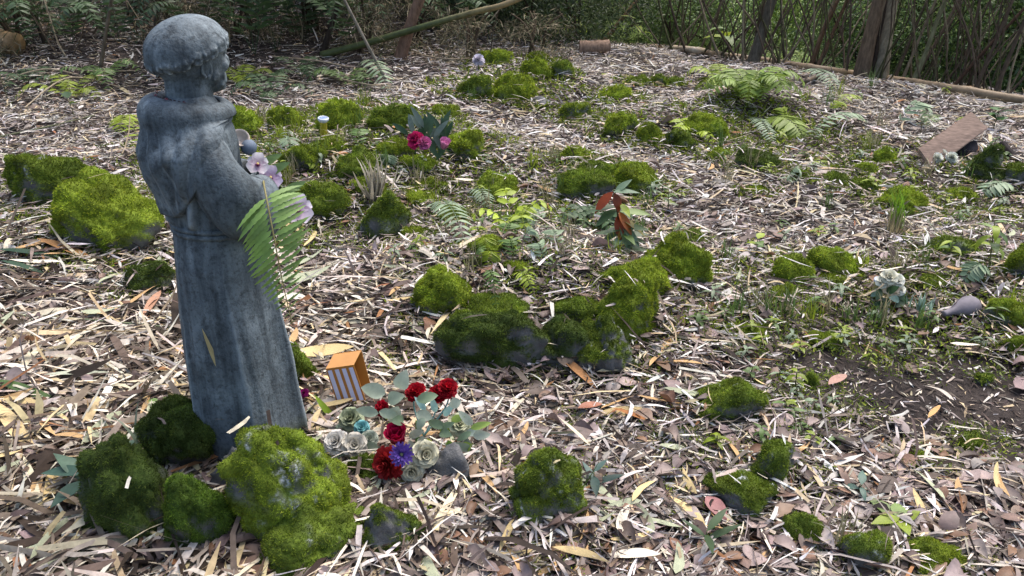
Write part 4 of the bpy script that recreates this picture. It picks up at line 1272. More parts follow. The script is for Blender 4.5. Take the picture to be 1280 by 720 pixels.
# loose cloth roses by the big boulder
for (x, y, R, c, lb, kind, ax) in [(443, 556, .026, srgb(206, 200, 186), 'white cloth rose with open spiral petals beside the lichen boulder', 'rose', (.2, -.7, .7)),
                                   (420, 552, .026, srgb(216, 212, 204), 'crumpled white cloth rose against the lichen boulder', 'rose', (-.2, -.6, .8)),
                                   (438, 523, .026, srgb(150, 158, 128), 'faded sage green cloth rose behind the white roses', 'rose', (-.1, -.6, .8)),
                                   (452, 534, .016, srgb(110, 168, 172), 'small turquoise cloth rosebud between pale roses', 'rose', (.1, -.6, .8)),
                                   (380, 491, .012, srgb(130, 20, 96), 'small magenta clover-like flower at the side of the statue', 'mum', (-.1, -.6, .8)),
                                   (462, 548, .018, srgb(170, 178, 160), 'pale grey cloth rose tucked beside the red bouquet', 'rose', (.2, -.6, .8))]:
    p = at(x, y + 12); p[1] -= .04; p[2] = gz(p[0], p[1]) + .02; q = at_y(x, y, p[1] - .01)
    rt = empty('cloth_rose', tuple(p)); tag(rt, lb, 'flower')
    head_on(rt, kind, q - p, R*1.1, ax, c, seed=int(x), name='blossom')
    stalk(rt, [q - p, (q - p)*.5 + [.01, .02, 0], (.02, .03, .0)], .002, srgb(90, 120, 70))
    part_leaf(rt, (q-p)*.6, (-.6, -.3, .1), R*1.5, R*.9, srgb(140, 156, 130))
part = empty('strap_plant', tuple(at(420, 530))); tag(part, 'curved lime green strap leaf beside the sage cloth rose', 'leaf')
part_leaf(part, (0, 0, .01), (-.45, -.1, .8), .085, .016, srgb(150, 180, 60), VC, .25)
part = empty('olive_plant', tuple(at(400, 512))); tag(part, 'flat olive yellow leaf lying by the statue base', 'leaf')
part_leaf(part, (0, 0, .012), (-.9, -.2, .05), .05, .022, srgb(120, 130, 50), VC, .1)

# pink bunch further back
o1 = at(520, 205); root = empty('pink_flower_bunch', tuple(o1)); tag(root, 'pink cloth flower bunch with dark leaves on the mossy mound', 'bouquet')
head_on(root, 'carnation', at_y(519, 174, o1[1] - .08) - o1, .046, (-.3, -.7, .6), srgb(198, 44, 104), seed=2)
head_on(root, 'carnation', at_y(531, 178, o1[1] - .09) - o1, .036, (.4, -.7, .5), srgb(206, 110, 160), seed=3)
head_on(root, 'tulip', at_y(555, 182, o1[1] - .04) - o1, .030, (.3, -.3, .9), srgb(206, 130, 176), seed=4, name='rosebud')
for k in range(24):
    x = random.choice([random.uniform(525, 558), random.uniform(510, 556)]); part_leaf(root, at_y(x, random.uniform(160, 205), o1[1] + random.uniform(-.05, .03)) - o1, (random.uniform(-.6, .6), -.1, random.uniform(.5, 1)), random.uniform(.08, .14), .026, [srgb(48, 74, 50), srgb(96, 112, 104), srgb(60, 84, 60)][k % 3], VC)
stalk(root, [(0, 0, -.01), (0, 0, .05), at_y(520, 178, o1[1]) - o1], .004, srgb(70, 90, 60))

# orchids and keepsakes in the arms of the statue
for k, (x, y, R, c, lb) in enumerate([(372, 262, .036, srgb(226, 216, 226), 'white and purple orchid bloom lowest in the arms of the statue'),
                                      (338, 222, .028, srgb(222, 206, 226), 'white and magenta orchid bloom in the middle of the statue bunch'),
                                      (322, 205, .026, srgb(226, 220, 222), 'pale ruffled orchid bloom near the chest of the statue')]):
    p = at_y(x, y, 1.59 - .04*(k == 0)); rt = empty('orchid', tuple(p)); tag(rt, lb, 'flower', 'orchids in the arms of the statue')
    head_on(rt, 'orchid', (0, 0, 0), R, (.35, -.75, .45), c, srgb(138, 40, 118), seed=k, name='bloom')
    hold = st_world((.105, 0, .665)) - p
    stalk(rt, [(0, 0, 0), hold*.5 + [0, .01, .01], hold], .0022, srgb(110, 130, 80))
    part_leaf(rt, hold*.4, (.6, -.2, .5), .06, .02, srgb(110, 136, 84), VC)
for (x, y, r, c, nm, lb) in [(311, 184, .016, srgb(96, 108, 124), 'stone_ball', 'blue-grey round stone held at the chest of the statue')]:
    p = at_y(x, y, 1.60); V, F = ico(3); m = MB(); m.add(V*r*(1 + .08*fbm(V*2, 3, 4))[:, None], F, c); o = m.build(nm, M['matte']); o.location = p; tag(o, lb, 'stone')
p = at_y(300, 173, 1.60); m = MB()
th = np.linspace(0, 2*np.pi, 24, endpoint=False); pr = [(.016, -.012), (.019, .004), (.018, .006), (.015, .002), (.010, -.008), (.001, -.010)]
m.add(np.concatenate([np.stack([r*np.cos(th), r*np.sin(th), np.full(24, z)], 1) for r, z in pr]), grid_faces(len(pr), 24, True), srgb(206, 190, 178))
o = m.build('shell_cup', M['gloss']); o.location = p; o.rotation_euler = (.8, .5, 0); tag(o, 'small pale cup-shaped shell with a peach inside at the shoulder of the statue', 'shell')
# dry strip caught on the habit
q = robe_radius(np.array([-2.2]), np.array([.33]))[0]
V, F = leaf(.115, .010, 10, .7, .2, .04); m = MB(); m.add(V, F, srgb(176, 160, 116)); o = m.build('dry_strip', M['strip'])
pw = st_world((q*math.cos(-2.2)*1.05 - .012, q*math.sin(-2.2)*1.05, .385)); o.location = pw
o.rotation_euler = (math.radians(-80), math.radians(80), math.radians(40)); tag(o, 'tan dry leaf strip stuck to the side of the statue robe', 'leaf')

# striped carton: folded card, open at one end
def carton():
    A = at(434, 500, .035); root = empty('striped_carton', tuple(A)); tag(root, 'orange paper carton with lilac stripes, open ended, leaning on litter', 'carton')
    ORG = srgb(184, 132, 72); BRN = srgb(176, 118, 52); LIL = srgb(206, 208, 236)
    Y = A[1]
    bl, br_ = at_y(421, 503, Y - .01) - A, at_y(457, 500, Y - .015) - A
    tl, tr = at_y(407, 461, Y + .005) - A, at_y(442, 456, Y) - A
    n = nrm(np.cross(br_-bl, tl-bl)); n = n if n[1] < 0 else -n
    bk = np.array([.012, .050, .014])
    def slab(a, b, c, d, th, nn, name, col, mat='card'):
        P = np.array([a, b, c, d]); Q = P - nn*th; V = np.concatenate([P, Q])
        F = [(0, 1, 2, 3), (7, 6, 5, 4), (0, 4, 5, 1), (1, 5, 6, 2), (2, 6, 7, 3), (3, 7, 4, 0)]
        m = MB(); m.add(V, F, col); return m.build(name, M[mat], root, False)
    fr = slab(bl, br_, tr, tl, .0016, n, 'front_panel', BRN)
    nt_ = nrm(np.cross(tr-tl, bk)); nt_ = nt_ if nt_[2] > 0 else -nt_
    slab(tl, tr, tr+bk, tl+bk, .0016, nt_, 'top_panel', ORG)
    slab(bl+bk*.8, br_+bk*.8, tr+bk, tl+bk, .0016, -n, 'back_panel', BRN)
    slab(bl, bl+bk*.8, tl+bk, tl, .0016, np.array([-1, 0, 0]), 'side_panel', BRN)
    for k in range(4):
        f0, f1 = .05 + .25*k, .05 + .25*k + .145
        P = [bl + (br_-bl)*f + (tl + (tr-tl)*f - bl - (br_-bl)*f)*g for f, g in ((f0, .01), (f1, .01), (f1, .94), (f0, .94))]
        P = [p + n*.0006 for p in P]
        m = MB(); m.add(np.array(P), [(0, 1, 2, 3)], LIL); m.build('stripe', M['card'], fr, False)
carton()

# small solar lamps
def solar_lamp(px, py, hpx, r, label, glasscol, bodycol):
    b = at(px, py); t = at_y(px + 3, py - hpx, b[1]); h = t[2] - b[2]
    root = empty('solar_lamp', tuple(b)); tag(root, label, 'lamp')
    th = np.linspace(0, 2*np.pi, 20, endpoint=False)
    def lathe(pr, name, col, mat, par=root):
        V = np.concatenate([np.stack([rr*np.cos(th), rr*np.sin(th), np.full(20, z)], 1) for rr, z in pr]); m = MB(); m.add(V, grid_faces(len(pr), 20, True), col); return m.build(name, M[mat], par)
    lathe([(.004, -.03), (.004, h*.3)], 'stake', srgb(60, 46, 40), 'matte')
    lathe([(.001, h*.28), (r*.62, h*.30), (r*.66, h*.5), (r*.66, h*.88)], 'lens', bodycol, 'gloss')
    cap = lathe([(r*.7, h*.86), (r, h*.93), (r, h*1.0), (r*.86, h*1.02), (r*.80, h*1.0)], 'cap', srgb(190, 194, 204), 'gloss')
    lathe([(r*.80, h*1.0), (r*.70, h*1.01), (.001, h*1.012)], 'solar_cell', glasscol, 'gloss', cap)
    root.rotation_euler = (.12, .10, 0)
solar_lamp(1090, 378, 30, .022, 'solar stake lamp with white rim beside the white roses', srgb(120, 140, 190), srgb(150, 140, 90))
solar_lamp(405, 180, 34, .026, 'small solar stake lamp with amber lens on the mossy mound', srgb(110, 130, 170), srgb(150, 140, 40))

o2 = at(1112, 388); root = empty('white_rose_bunch', tuple(o2)); tag(root, 'cream white rose bunch with dark leaves beside the stake lamp', 'bouquet')
for k, (x, y, R, c) in enumerate([(1112, 346, .026, srgb(226, 222, 200)), (1122, 350, .022, srgb(228, 226, 212)), (1116, 360, .026, srgb(224, 206, 180)), (1104, 352, .02, srgb(226, 224, 206)), (1126, 362, .018, srgb(230, 228, 216))]):
    head_on(root, 'rose', at_y(x, y, o2[1]) - o2, R, (.1*(k-2), -.7, .7), c, seed=k+20)
for k in range(14): part_leaf(root, at_y(random.uniform(1100, 1135), random.uniform(360, 380), o2[1] + random.uniform(-.02, .02)) - o2, (random.uniform(-1, 1), -.5, random.uniform(-.2, .6)), .05, .024, [srgb(48, 72, 46), srgb(66, 92, 60), srgb(120, 150, 140)][k % 3], VC)
stalk(root, [(0, 0, -.01), (0, 0, .04), at_y(1115, 358, o2[1]) - o2], .004, srgb(70, 90, 60))
o = flower('mum', .028, (0, -.6, .8), srgb(96, 56, 50), seed=3).build('dry_flower_head', M['petal']); o.location = at(1117, 394) + np.array([0, 0, .015]); tag(o, 'withered dark red flower head on the ground below the white roses', 'flower')
p = at(1160, 395)
o = grass_tuft(1150, 398, 'faded grey-green plastic fern spray between white roses and bottle', 26, .09, .012, srgb(150, 176, 160), 1.6, 'plastic_fern', cat='plastic fern')
# grey bottle lying down
def bottle():
    p = at(1198, 400); th = np.linspace(0, 2*np.pi, 28, endpoint=False)
    pr = [(.001, -.062), (.010, -.060), (.011, -.040), (.016, -.020), (.027, .002), (.034, .026), (.034, .046), (.027, .060), (.012, .066), (.001, .066)]
    pp = spline([(a, b, 0) for a, b in pr], 40)
    V = np.concatenate([np.stack([np.full(28, z), r*np.cos(th), r*np.sin(th)], 1) for r, z, _ in pp]); V[:, 2] *= .9; m = MB(); m.add(V, grid_faces(40, 28, True), srgb(112, 106, 112))
    o = m.build('grey_bottle', M['matte']); o.location = p + np.array([0, .01, .034]); o.rotation_euler = (0, -.12, .32); tag(o, 'grey pear-shaped bottle lying on its side in the litter', 'bottle')
bottle()

# white ball flower
p = at(598, 92); q = at_y(598, 74, p[1]); rt = empty('ball_flower', tuple(p)); tag(rt, 'white ball flower head on a short stalk behind the shaggy moss', 'flower')
head_on(rt, 'mum', q - p, .05, (0, -.5, .8), srgb(214, 208, 220), seed=3, name='blossom'); stalk(rt, [(0, 0, -.01), (q-p)*.5, q-p], .006, srgb(90, 110, 60))

# brown board propped on blocks
def beam(name, a, b, w, th, col, mat, parent=None, up=(0, 0, 1), rounded=True):
    a = np.asarray(a, float); b = np.asarray(b, float); L = np.linalg.norm(b-a); d = (b-a)/L
    bm = bmesh.new(); bmesh.ops.create_cube(bm, size=1.0)
    for v in bm.verts: v.co = Vector((v.co.x*L, v.co.y*w, v.co.z*th))
    bmesh.ops.bevel(bm, geom=list(bm.edges), offset=min(w, th)*.18, segments=2, affect='EDGES')
    bmesh.ops.triangulate(bm, faces=bm.faces)
    V = np.array([v.co[:] for v in bm.verts]); bm.verts.index_update(); F = np.array([[v.index for v in f.verts] for f in bm.faces]); bm.free()
    V += .12*min(w, th)*np.stack([fbm(V*22 + k*7, 2, k) for k in range(3)], 1)
    m = MB(); m.add(orient(V, d, up, (a+b)/2), F, col); return m.build(name, M[mat], parent)
Yq = at(1185, 206)[1]
def board_slab(C, th, name, col, mat):
    C = np.array(C); n = nrm(np.cross(C[1]-C[0], C[3]-C[0])); n = n if n[1] < 0 else -n
    bm = bmesh.new(); vs_ = [bm.verts.new(c) for c in C] + [bm.verts.new(c - n*th) for c in C]
    for f in [(0, 1, 2, 3), (7, 6, 5, 4), (0, 4, 5, 1), (1, 5, 6, 2), (2, 6, 7, 3), (3, 7, 4, 0)]: bm.faces.new([vs_[q] for q in f])
    bmesh.ops.recalc_face_normals(bm, faces=bm.faces); bmesh.ops.bevel(bm, geom=list(bm.edges), offset=th*.2, segments=2, affect='EDGES'); bmesh.ops.triangulate(bm, faces=bm.faces); bm.verts.index_update()
    V = np.array([v.co[:] for v in bm.verts]); F = np.array([[v.index for v in f.verts] for f in bm.faces]); bm.free()
    m = MB(); o = V.mean(0); m.add(V - o, F, col); ob = m.build(name, M[mat], None, False); ob.location = o; return ob
bd = board_slab([at_y(1166, 212, Yq - .06), at_y(1148, 186, Yq + .0), at_y(1215, 139, Yq + .20), at_y(1236, 160, Yq + .14)], .022, 'brown_board', srgb(138, 116, 102), 'wood'); tag(bd, 'weathered brown board propped at a slant over stone blocks', 'board')
rock((1208, 206, 1262, 236), 'dark mossy stone block, the lower one of the stacked pair', .7, DK*.9, 1.0, name='stone_block')
u = rock((1214, 184, 1254, 214), 'dark mossy stone block, the upper one of the stacked pair', .7, DK, 1.0, name='stone_block', zoff=.06)
A = at_y(1250, 178, Yq + .10); B = at_y(1282, 216, Yq - .02)
tag(beam('dark_plank', A, B, .05, .03, srgb(34, 28, 28), 'bark'), 'dark rotten plank leaning beside the stacked stone blocks', 'plank')
A = at_y(1206, 178, Yq + .12); B = at_y(1214, 204, Yq + .06)
tag(beam('dark_plank', A, B, .12, .02, srgb(40, 38, 44), 'bark', None, (.2, -.9, .3)), 'dark plank standing in the shade under the brown board', 'plank')
for k, (x, y) in enumerate([(1178, 192), (1190, 196), (1172, 197)]):
    p = at(x, y + 12); q = at_y(x, y, p[1]); rt = empty('white_blossom', tuple(p)); tag(rt, 'white pompom blossom standing in front of the brown board', 'flower', 'white blossoms by the board')
    head_on(rt, 'mum', q - p, .032, (.1*k, -.6, .8), srgb(226, 230, 216), seed=k, name='blossom'); stalk(rt, [(0, 0, -.01), (q-p)*.5, q-p], .003, srgb(90, 110, 60))
# ------------------------------------------------------------------ trees, thicket and fallen timber behind the clearing
def leaf_cloud(n, clumps, L, W, pal, seed, hollow=.0, flat=1.0, droop=.5, lo=-1.0):
    """many leaf-sized faces gathered in clumps inside a unit ball"""
    rg = np.random.default_rng(seed)
    c = nrm(rg.normal(0, 1, (clumps, 3)))*(rg.uniform(.25, 1.0, (clumps, 1))**.5)
    c = c[c[:, 2] > lo]
    k = rg.integers(0, len(c), n)
    P = c[k] + rg.normal(0, 1, (n, 3))*np.array([.15, .15, .12])
    d = nrm(rg.normal(0, 1, (n, 3)) + np.array([0, 0, -droop]))
    s = nrm(np.cross(d, rg.normal(0, 1, (n, 3))))
    u = np.cross(d, s)
    l = (L*rg.uniform(.6, 1.3, n))[:, None]; w = (W*rg.uniform(.7, 1.2, n))[:, None]
    V = np.stack([P, P + d*l*.45 + s*w*.5 + u*w*.15, P + d*l, P + d*l*.45 - s*w*.5 + u*w*.15], 1).reshape(-1, 3)
    F = (np.arange(n)*4)[:, None] + np.array([0, 1, 2, 3])[None]
    ct = rg.uniform(.6, 1.3, len(c))
    C = np.asarray(pal)[rg.integers(0, len(pal), n)]*(ct[k]*rg.uniform(.75, 1.25, n))[:, None]
    return V, F, np.repeat(np.clip(C, 0, .8), 4, 0)

FG = np.array([srgb(92, 118, 58), srgb(112, 138, 72), srgb(70, 94, 48), srgb(146, 166, 104), srgb(110, 132, 96)])
FD = np.array([srgb(64, 80, 46), srgb(78, 94, 56), srgb(54, 70, 42), srgb(98, 108, 72)])
FY = np.array([srgb(146, 172, 84), srgb(170, 190, 110), srgb(120, 150, 66)])
FT = np.array([srgb(132, 120, 96), srgb(104, 94, 76), srgb(160, 148, 122), srgb(84, 82, 60), srgb(72, 82, 52)])
crown_me = {}
for nm, pal, n, L, W in [('mixed', FG, 6500, .060, .024), ('dark', FD, 6500, .060, .022), ('bright', FY, 4200, .075, .034)]:
    for v in range(2):
        V, F, C = leaf_cloud(n, 60, L, W, pal, 100 + v*7 + len(nm)); crown_me[nm, v] = mesh_data('foliage', V, F, C, None, False); crown_me[nm, v].materials.append(M['leaf'])
V, F, C = leaf_cloud(6000, 90, .085, .04, FG, 333); crown_me['tree', 0] = mesh_data('crown', V, F, C, None, False); crown_me['tree', 0].materials.append(M['leaf'])
V, F, C = leaf_cloud(1500, 45, .26, .020, FT, 444, droop=.9); crown_me['dry', 0] = mesh_data('dry_leaves', V, F, C, None, False); crown_me['dry', 0].materials.append(M['strip'])

def shrub(x, y, r, h, kind, label, group, v=0, zc=.5, stems=3):
    z = gz(x, y); root = empty('shrub', (x, y, z)); tag(root, label, 'shrub', group)
    for k in range(stems):
        a = random.uniform(0, 6.28); e = np.array([math.cos(a)*r*.6, math.sin(a)*r*.6, h*zc + h*.5])
        m = MB(); m.add(*tube(spline([(random.uniform(-.1, .1), random.uniform(-.1, .1), -.05), e*.4 + [0, 0, .1], e], 8), np.linspace(.016, .005, 8), 6), srgb(74, 62, 50)*random.uniform(.6, 1.2)); m.build('stem', M['bark'], root)
    f = obj('foliage', crown_me[kind, v], None, root); f.location = (0, 0, h*zc); f.scale = (r, r, h*.62); f.rotation_euler = (0, 0, random.uniform(0, 6.28))
    return root

EPX, EPY = [560, 640, 740, 800, 880, 1010, 1280], [40, 40, 52, 64, 72, 88, 127]
def edge_at(px, s):
    Y = np.arange(3, 30, .01); X = (px-640)/FPX*Y/1.02; k = int(np.argmax(edge_s(X, Y) > s)); return np.array([X[k], Y[k], gz(X[k], Y[k])])
def tree(base, top, rpx, label, col, group=None, crown=True, h=4.2, name='tree', taper=.75, wig=.03, cs=1.5, fork=None):
    b = at(*base)
    if edge_s(b[0], b[1]) > .6 and base[0] > 600: b = edge_at(base[0], .15 + .02*max(0, np.interp(base[0], EPX, EPY) + 6 - base[1]))
    dep = b[1]*math.cos(PITCH) + (CAM_H - b[2])*math.sin(PITCH); r = rpx/FPX*dep*(.85 if rpx > 7 else .55)
    t = at_y(top[0], top[1], b[1] + random.uniform(-.1, .25)); d = t - b
    d = d/max(d[2], .05)
    hh = np.linspace(0, h, 14)
    P = np.stack([d[0]*hh*(1 - .07*hh), d[1]*hh, hh - .06], 1)
    P[1:, :2] += np.cumsum(np.random.default_rng(int(base[0])).normal(0, wig, (13, 2)), 0)*.5
    root = empty(name, tuple(b)); tag(root, label, 'tree', group)
    rad = r*np.linspace(1, 1-taper, 14); rad[0] *= 1.35
    P = spline(P, 40); rad = np.interp(np.linspace(0, 13, 40), np.arange(14), rad)
    V, F = tube(P, rad, 12 if rpx > 6 else 8)
    V[:, :2] += (.12*r*fbm(V*np.array([1/r, 1/r, 2])*.5, 3, int(base[0])))[:, None]
    m = MB(); m.add(V, F, col); m.build('trunk', M['bark'], root)
    if fork:
        for (f, dx, dy) in fork:
            i = int(f*39); q = P[i]; m = MB(); L = h*.5
            m.add(*tube(spline([q, q + np.array([dx*.4, dy*.4, .5])*L*.5, q + np.array([dx, dy, .8])*L], 10), np.linspace(rad[i]*.8, rad[i]*.3, 10), 8), col); m.build('limb', M['bark'], root)
    if crown:
        c = obj('crown', crown_me['tree', 0], None, root); c.location = P[-1] + np.array([0, 2.4, .6]); c.scale = (cs, cs, cs*.75); c.rotation_euler = (0, 0, random.uniform(0, 6.28))
    return root

BK = srgb(124, 112, 92); BG_ = srgb(118, 108, 90); BD = srgb(84, 72, 60)
tree((1078, 86), (1096, 0), 10, 'thick brown trunk, left stem of the twin tree behind the fallen bamboo', srgb(112, 94, 76), h=5, crown=False)
tree((1104, 88), (1120, 0), 9, 'thick grey trunk, right stem of the twin tree behind the fallen bamboo', srgb(124, 116, 98), h=5, crown=False)
tree((1092, 86), (1106, 0), 6, 'dark trunk squeezed between the two stems of the twin tree', srgb(62, 52, 44), h=4.5, crown=False)
tree((1010, 76), (1050, 0), 5, 'slim leaning brown trunk with a fork left of the twin tree', srgb(104, 82, 62), fork=[(.03, .35, .1)], crown=False)
tree((1018, 78), (1056, 0), 4.5, 'slim curved brown trunk close beside the forked one', srgb(88, 70, 54), crown=False)
tree((938, 68), (962, 0), 8, 'dark grey leaning trunk behind the bright fern clump', srgb(92, 86, 74), crown=False)
tree((985, 62), (983, 0), 3, 'thin upright grey stem behind the fern clump', srgb(78, 74, 60), crown=False)
tree((1118, 88), (1160, 0), 3.6, 'thin dark stem leaning away right of the twin tree', BD, crown=False)
tree((1128, 90), (1172, 0), 3.4, 'thin brown stem leaning next to the twin tree', BK, crown=False)
tree((1138, 92), (1196, 0), 4.0, 'dark slanting stem crossing behind the mossy sapling', BD, crown=False)
tree((1142, 96), (1180, 0), 5.5, 'pale mossy sapling trunk slanting behind the fallen bamboo', srgb(120, 118, 88), crown=False)
tree((1188, 108), (1284, 0), 3.6, 'long dark stem slanting low across the thicket', srgb(70, 52, 40), crown=False)
tree((1222, 110), (1262, 0), 4.2, 'dark brown stem in the thicket beside the long slanting stem', BD, crown=False)
tree((1250, 116), (1290, 10), 4.5, 'dark brown stem above the end of the fallen bamboo', BD, crown=False)
tree((1205, 104), (1225, 0), 3.0, 'thin dark stem in the thicket behind the long slanting stem', BD, crown=False)
tree((1060, 84), (1062, 0), 2.6, 'thin dark stem just left of the twin tree', BD, crown=False)
tree((862, 66), (842, 0), 2.6, 'thin dark stem leaning left at the far edge', BD, crown=False)
tree((905, 68), (880, 0), 2.4, 'thin crooked stem left of the grey leaning trunk', BK, crown=False)
tree((746, 44), (792, 0), 4.5, 'bare brown pole leaning right above the short log', srgb(112, 92, 66), crown=False, wig=.005)
tree((734, 46), (688, 0), 4.5, 'grey dead stem leaning left above the short log', srgb(128, 116, 100), crown=False)
tree((681, 44), (681, 0), 3.0, 'greenish upright stem above the bright fern clump', srgb(96, 100, 66), crown=False)
tree((496, 74), (522, 0), 8, 'reddish brown trunk standing behind the leaning green branch', srgb(124, 98, 82), crown=False)
tree((490, 104), (434, 0), 3.6, 'grey bare pole leaning left below the green branch', srgb(132, 124, 112), crown=False, wig=.004)
tree((398, 70), (424, 0), 6, 'dark blackish trunk rising behind the head of the statue', srgb(52, 44, 38), crown=False)
tree((122, 84), (138, 0), 4, 'dead grey stem standing in the thicket behind the statue', srgb(104, 92, 78), crown=False, wig=.01)
tree((196, 66), (192, 0), 6, 'dark trunk hidden behind the crown of the statue', srgb(70, 60, 52), crown=False)
tree((232, 60), (226, 0), 6, 'brown trunk behind the forehead of the statue', srgb(92, 78, 66), crown=False)
tree((60, 58), (40, 0), 5, 'dark trunk deep in the thicket', srgb(48, 42, 36), crown=False)
rr = random.Random(3)
for k in range(110):                                                   # thin canes of the right-hand thicket
    x = rr.uniform(820, 1290); yb = np.interp(x, [820, 1010, 1290], [58, 80, 118]) - rr.uniform(0, 16)
    tree((x, yb), (x + rr.choice([rr.uniform(5, 75), rr.uniform(-50, 30)]), 0), rr.uniform(.9, 2.6), 'thin dark cane in the thicket beyond the fallen bamboo', [BD, BK, srgb(84, 84, 56)][k % 3]*rr.uniform(.7, 1.2),
         'thin canes beyond the fallen bamboo', False, h=3.0, name='thicket_cane', wig=.06, fork=[(rr.uniform(.02, .12), rr.uniform(-.8, .8), rr.uniform(-.3, .3))] if k % 3 == 0 else None)
for k in range(16):
    x = rr.uniform(0, 640); yb = rr.uniform(40, 82)
    tree((x, yb), (x + rr.uniform(-50, 60), 0), rr.uniform(.9, 2.0), 'thin dead stick in the dark thicket behind the statue', [srgb(150, 136, 112), srgb(104, 90, 74), BD][k % 3]*rr.uniform(.7, 1.1),
         'thin sticks in the dark thicket', False, h=2.2, name='thicket_stick', wig=.05)

# shrubs down the slope beyond the edge
def edge_pt(px, s):
    return edge_at(px, s)[:2]
for k, (px, s, r, h, kind) in enumerate([(760, 2.2, .8, .9, 'mixed'), (800, 2.4, .9, 1.1, 'mixed'), (840, 1.8, .7, .8, 'mixed'), (880, 2.5, .9, 1.3, 'mixed'), (700, 2.0, .8, .9, 'mixed'), (650, 2.3, .8, .9, 'mixed'),
                                         (820, 4.1, 1.3, 2.0, 'mixed'), (900, 4.2, 1.3, 2.2, 'bright'), (960, 5.0, 1.4, 2.6, 'bright'), (1030, 5.2, 1.4, 2.6, 'bright'), (760, 3.9, 1.3, 1.8, 'mixed'),
                                         (1080, 3.1, .9, 1.5, 'mixed'), (1230, 2.7, 1.0, 1.5, 'mixed'), (1160, 2.9, 1.0, 1.5, 'mixed'), (1130, 2.4, .8, 1.1, 'mixed'), (1170, 2.0, .8, 1.1, 'mixed'), (1210, 1.8, .7, 1.0, 'mixed'), (1250, 1.9, .8, 1.1, 'mixed'), (1290, 1.8, .8, 1.0, 'mixed'),
                                         (1200, 3.5, 1.2, 1.8, 'mixed'), (1280, 3.3, 1.2, 1.8, 'mixed'), (1100, 4.3, 1.3, 2.2, 'mixed'), (1150, 4.0, 1.3, 2.4, 'bright'), (1060, 2.2, .5, .7, 'mixed'), (1340, 2.1, 1.0, 1.4, 'mixed'),
                                         (600, 3.3, 1.2, 1.4, 'mixed'), (690, 3.7, 1.2, 1.7, 'mixed')]):
    p = edge_pt(px, s)
    shrub(p[0], p[1], r, h, kind, {'dark': 'dark small-leaved shrub in the thicket beyond the clearing', 'mixed': 'mid-green small-leaved shrub in the thicket beyond the clearing', 'bright': 'bright yellow-green sunlit shrub further down the slope'}[kind], 'shrubs beyond the clearing', k % 2)
for k in range(26):                                                    # low growth right behind the fallen bamboo
    px = 650 + 25.5*k; p = edge_pt(px, random.uniform(1.0, 2.4)); kind = ['dark', 'mixed', 'mixed', 'bright'][(k*3) % 4]
    shrub(p[0], p[1], random.uniform(.25, .38), random.uniform(.15, .28), kind, {'dark': 'low dark shrub crowding the far edge of the litter', 'mixed': 'low mid-green shrub crowding the far edge of the litter', 'bright': 'low bright green shrub crowding the far edge of the litter'}[kind], 'low shrubs along the far edge', k % 2, .45, 2)
for k in range(22):
    px = random.uniform(600, 1330); sd = random.uniform(3.0, 8.5); px = px + 170*(900 < px < 1070); p = edge_pt(px, sd); kind = random.choice(['mixed', 'mixed', 'bright'])
    shrub(p[0], p[1], random.uniform(.6, 1.0)*(1+.06*sd), random.uniform(.6, 1.0)*(1+.12*sd), kind, {'dark': 'dark shrub among the undergrowth down the slope', 'mixed': 'mid-green shrub among the undergrowth down the slope', 'bright': 'bright green shrub among the undergrowth down the slope'}[kind], 'undergrowth shrubs down the slope', k % 2, .42, 2)
# dark thicket behind the statue
for k in range(15):
    x = -5.2 + .42*k + random.uniform(-.15, .15); y = 7.55 + random.uniform(-.2, .7) + .12*abs(k-7)*.4
    shrub(x, y, .85, 1.3, 'dark', 'dark evergreen shrub massed in the thicket behind the statue', 'dark shrubs behind the statue', k % 2)
for k in range(12):
    x = -5.1 + .48*k + random.uniform(-.2, .2); y = 6.55 + random.uniform(-.25, .6)
    shrub(x, y, random.uniform(.3, .5), random.uniform(.35, .6), 'dry', 'heap of hanging dry bamboo leaves at the foot of the thicket', 'dry bamboo heaps at the thicket foot', 0, .42, 4)
for k in range(8):
    x = -5 + .8*k; y = 9.0 + random.uniform(0, .8)
    shrub(x, y, 1.2, 1.7, 'dark', 'tall dark shrub at the back of the thicket', 'tall shrubs behind the statue', k % 2, .5)

# fallen timber
def log(pts, r, label, col, name='fallen_log', nodes=0, mat='cane', cut=None, sides=14, lift=None):
    P = np.array([at(*p) for p in pts]); lift = r*1.0 if lift is None else lift
    o = P[0].copy(); Q = spline(P - o + [0, 0, lift], 60); rad = np.full(60, r) if np.isscalar(r) else np.interp(np.linspace(0, 1, 60), np.linspace(0, 1, len(r)), r)
    if nodes:
        for k in range(nodes): rad[min(59, int((k+.5)/nodes*60))] *= 1.14
    V, F = tube(Q, rad, sides); V += (.10*np.max(rad))*fbm(V*25, 3, len(ROCKS))[:, None]
    c = np.asarray(col)[None]*(1 + .35*fbm(V*9, 3, 3)[:, None])
    m = MB(); m.add(V, F, np.clip(c, 0, .8)); ob = m.build(name, M[mat]); ob.location = o
    return tag(ob, label, 'log')
log([(884, 72), (950, 80), (1015, 91), (1085, 101), (1180, 116), (1300, 136)], .034, 'long tan fallen bamboo pole at the far edge of the clearing', srgb(132, 112, 86), nodes=9)
log([(762, 51), (800, 57), (845, 64), (880, 68)], .03, 'pale half-buried pole between short log and fallen bamboo', srgb(176, 160, 136), nodes=3)
log([(724, 68), (742, 68), (761, 67)], .058, 'short cut brown log lying by the far litter edge', srgb(140, 116, 98), mat='bark')
log([(-18, 64), (2, 66), (24, 70)], .085, 'hollow cut bamboo stump lying under the thicket', srgb(158, 130, 92))
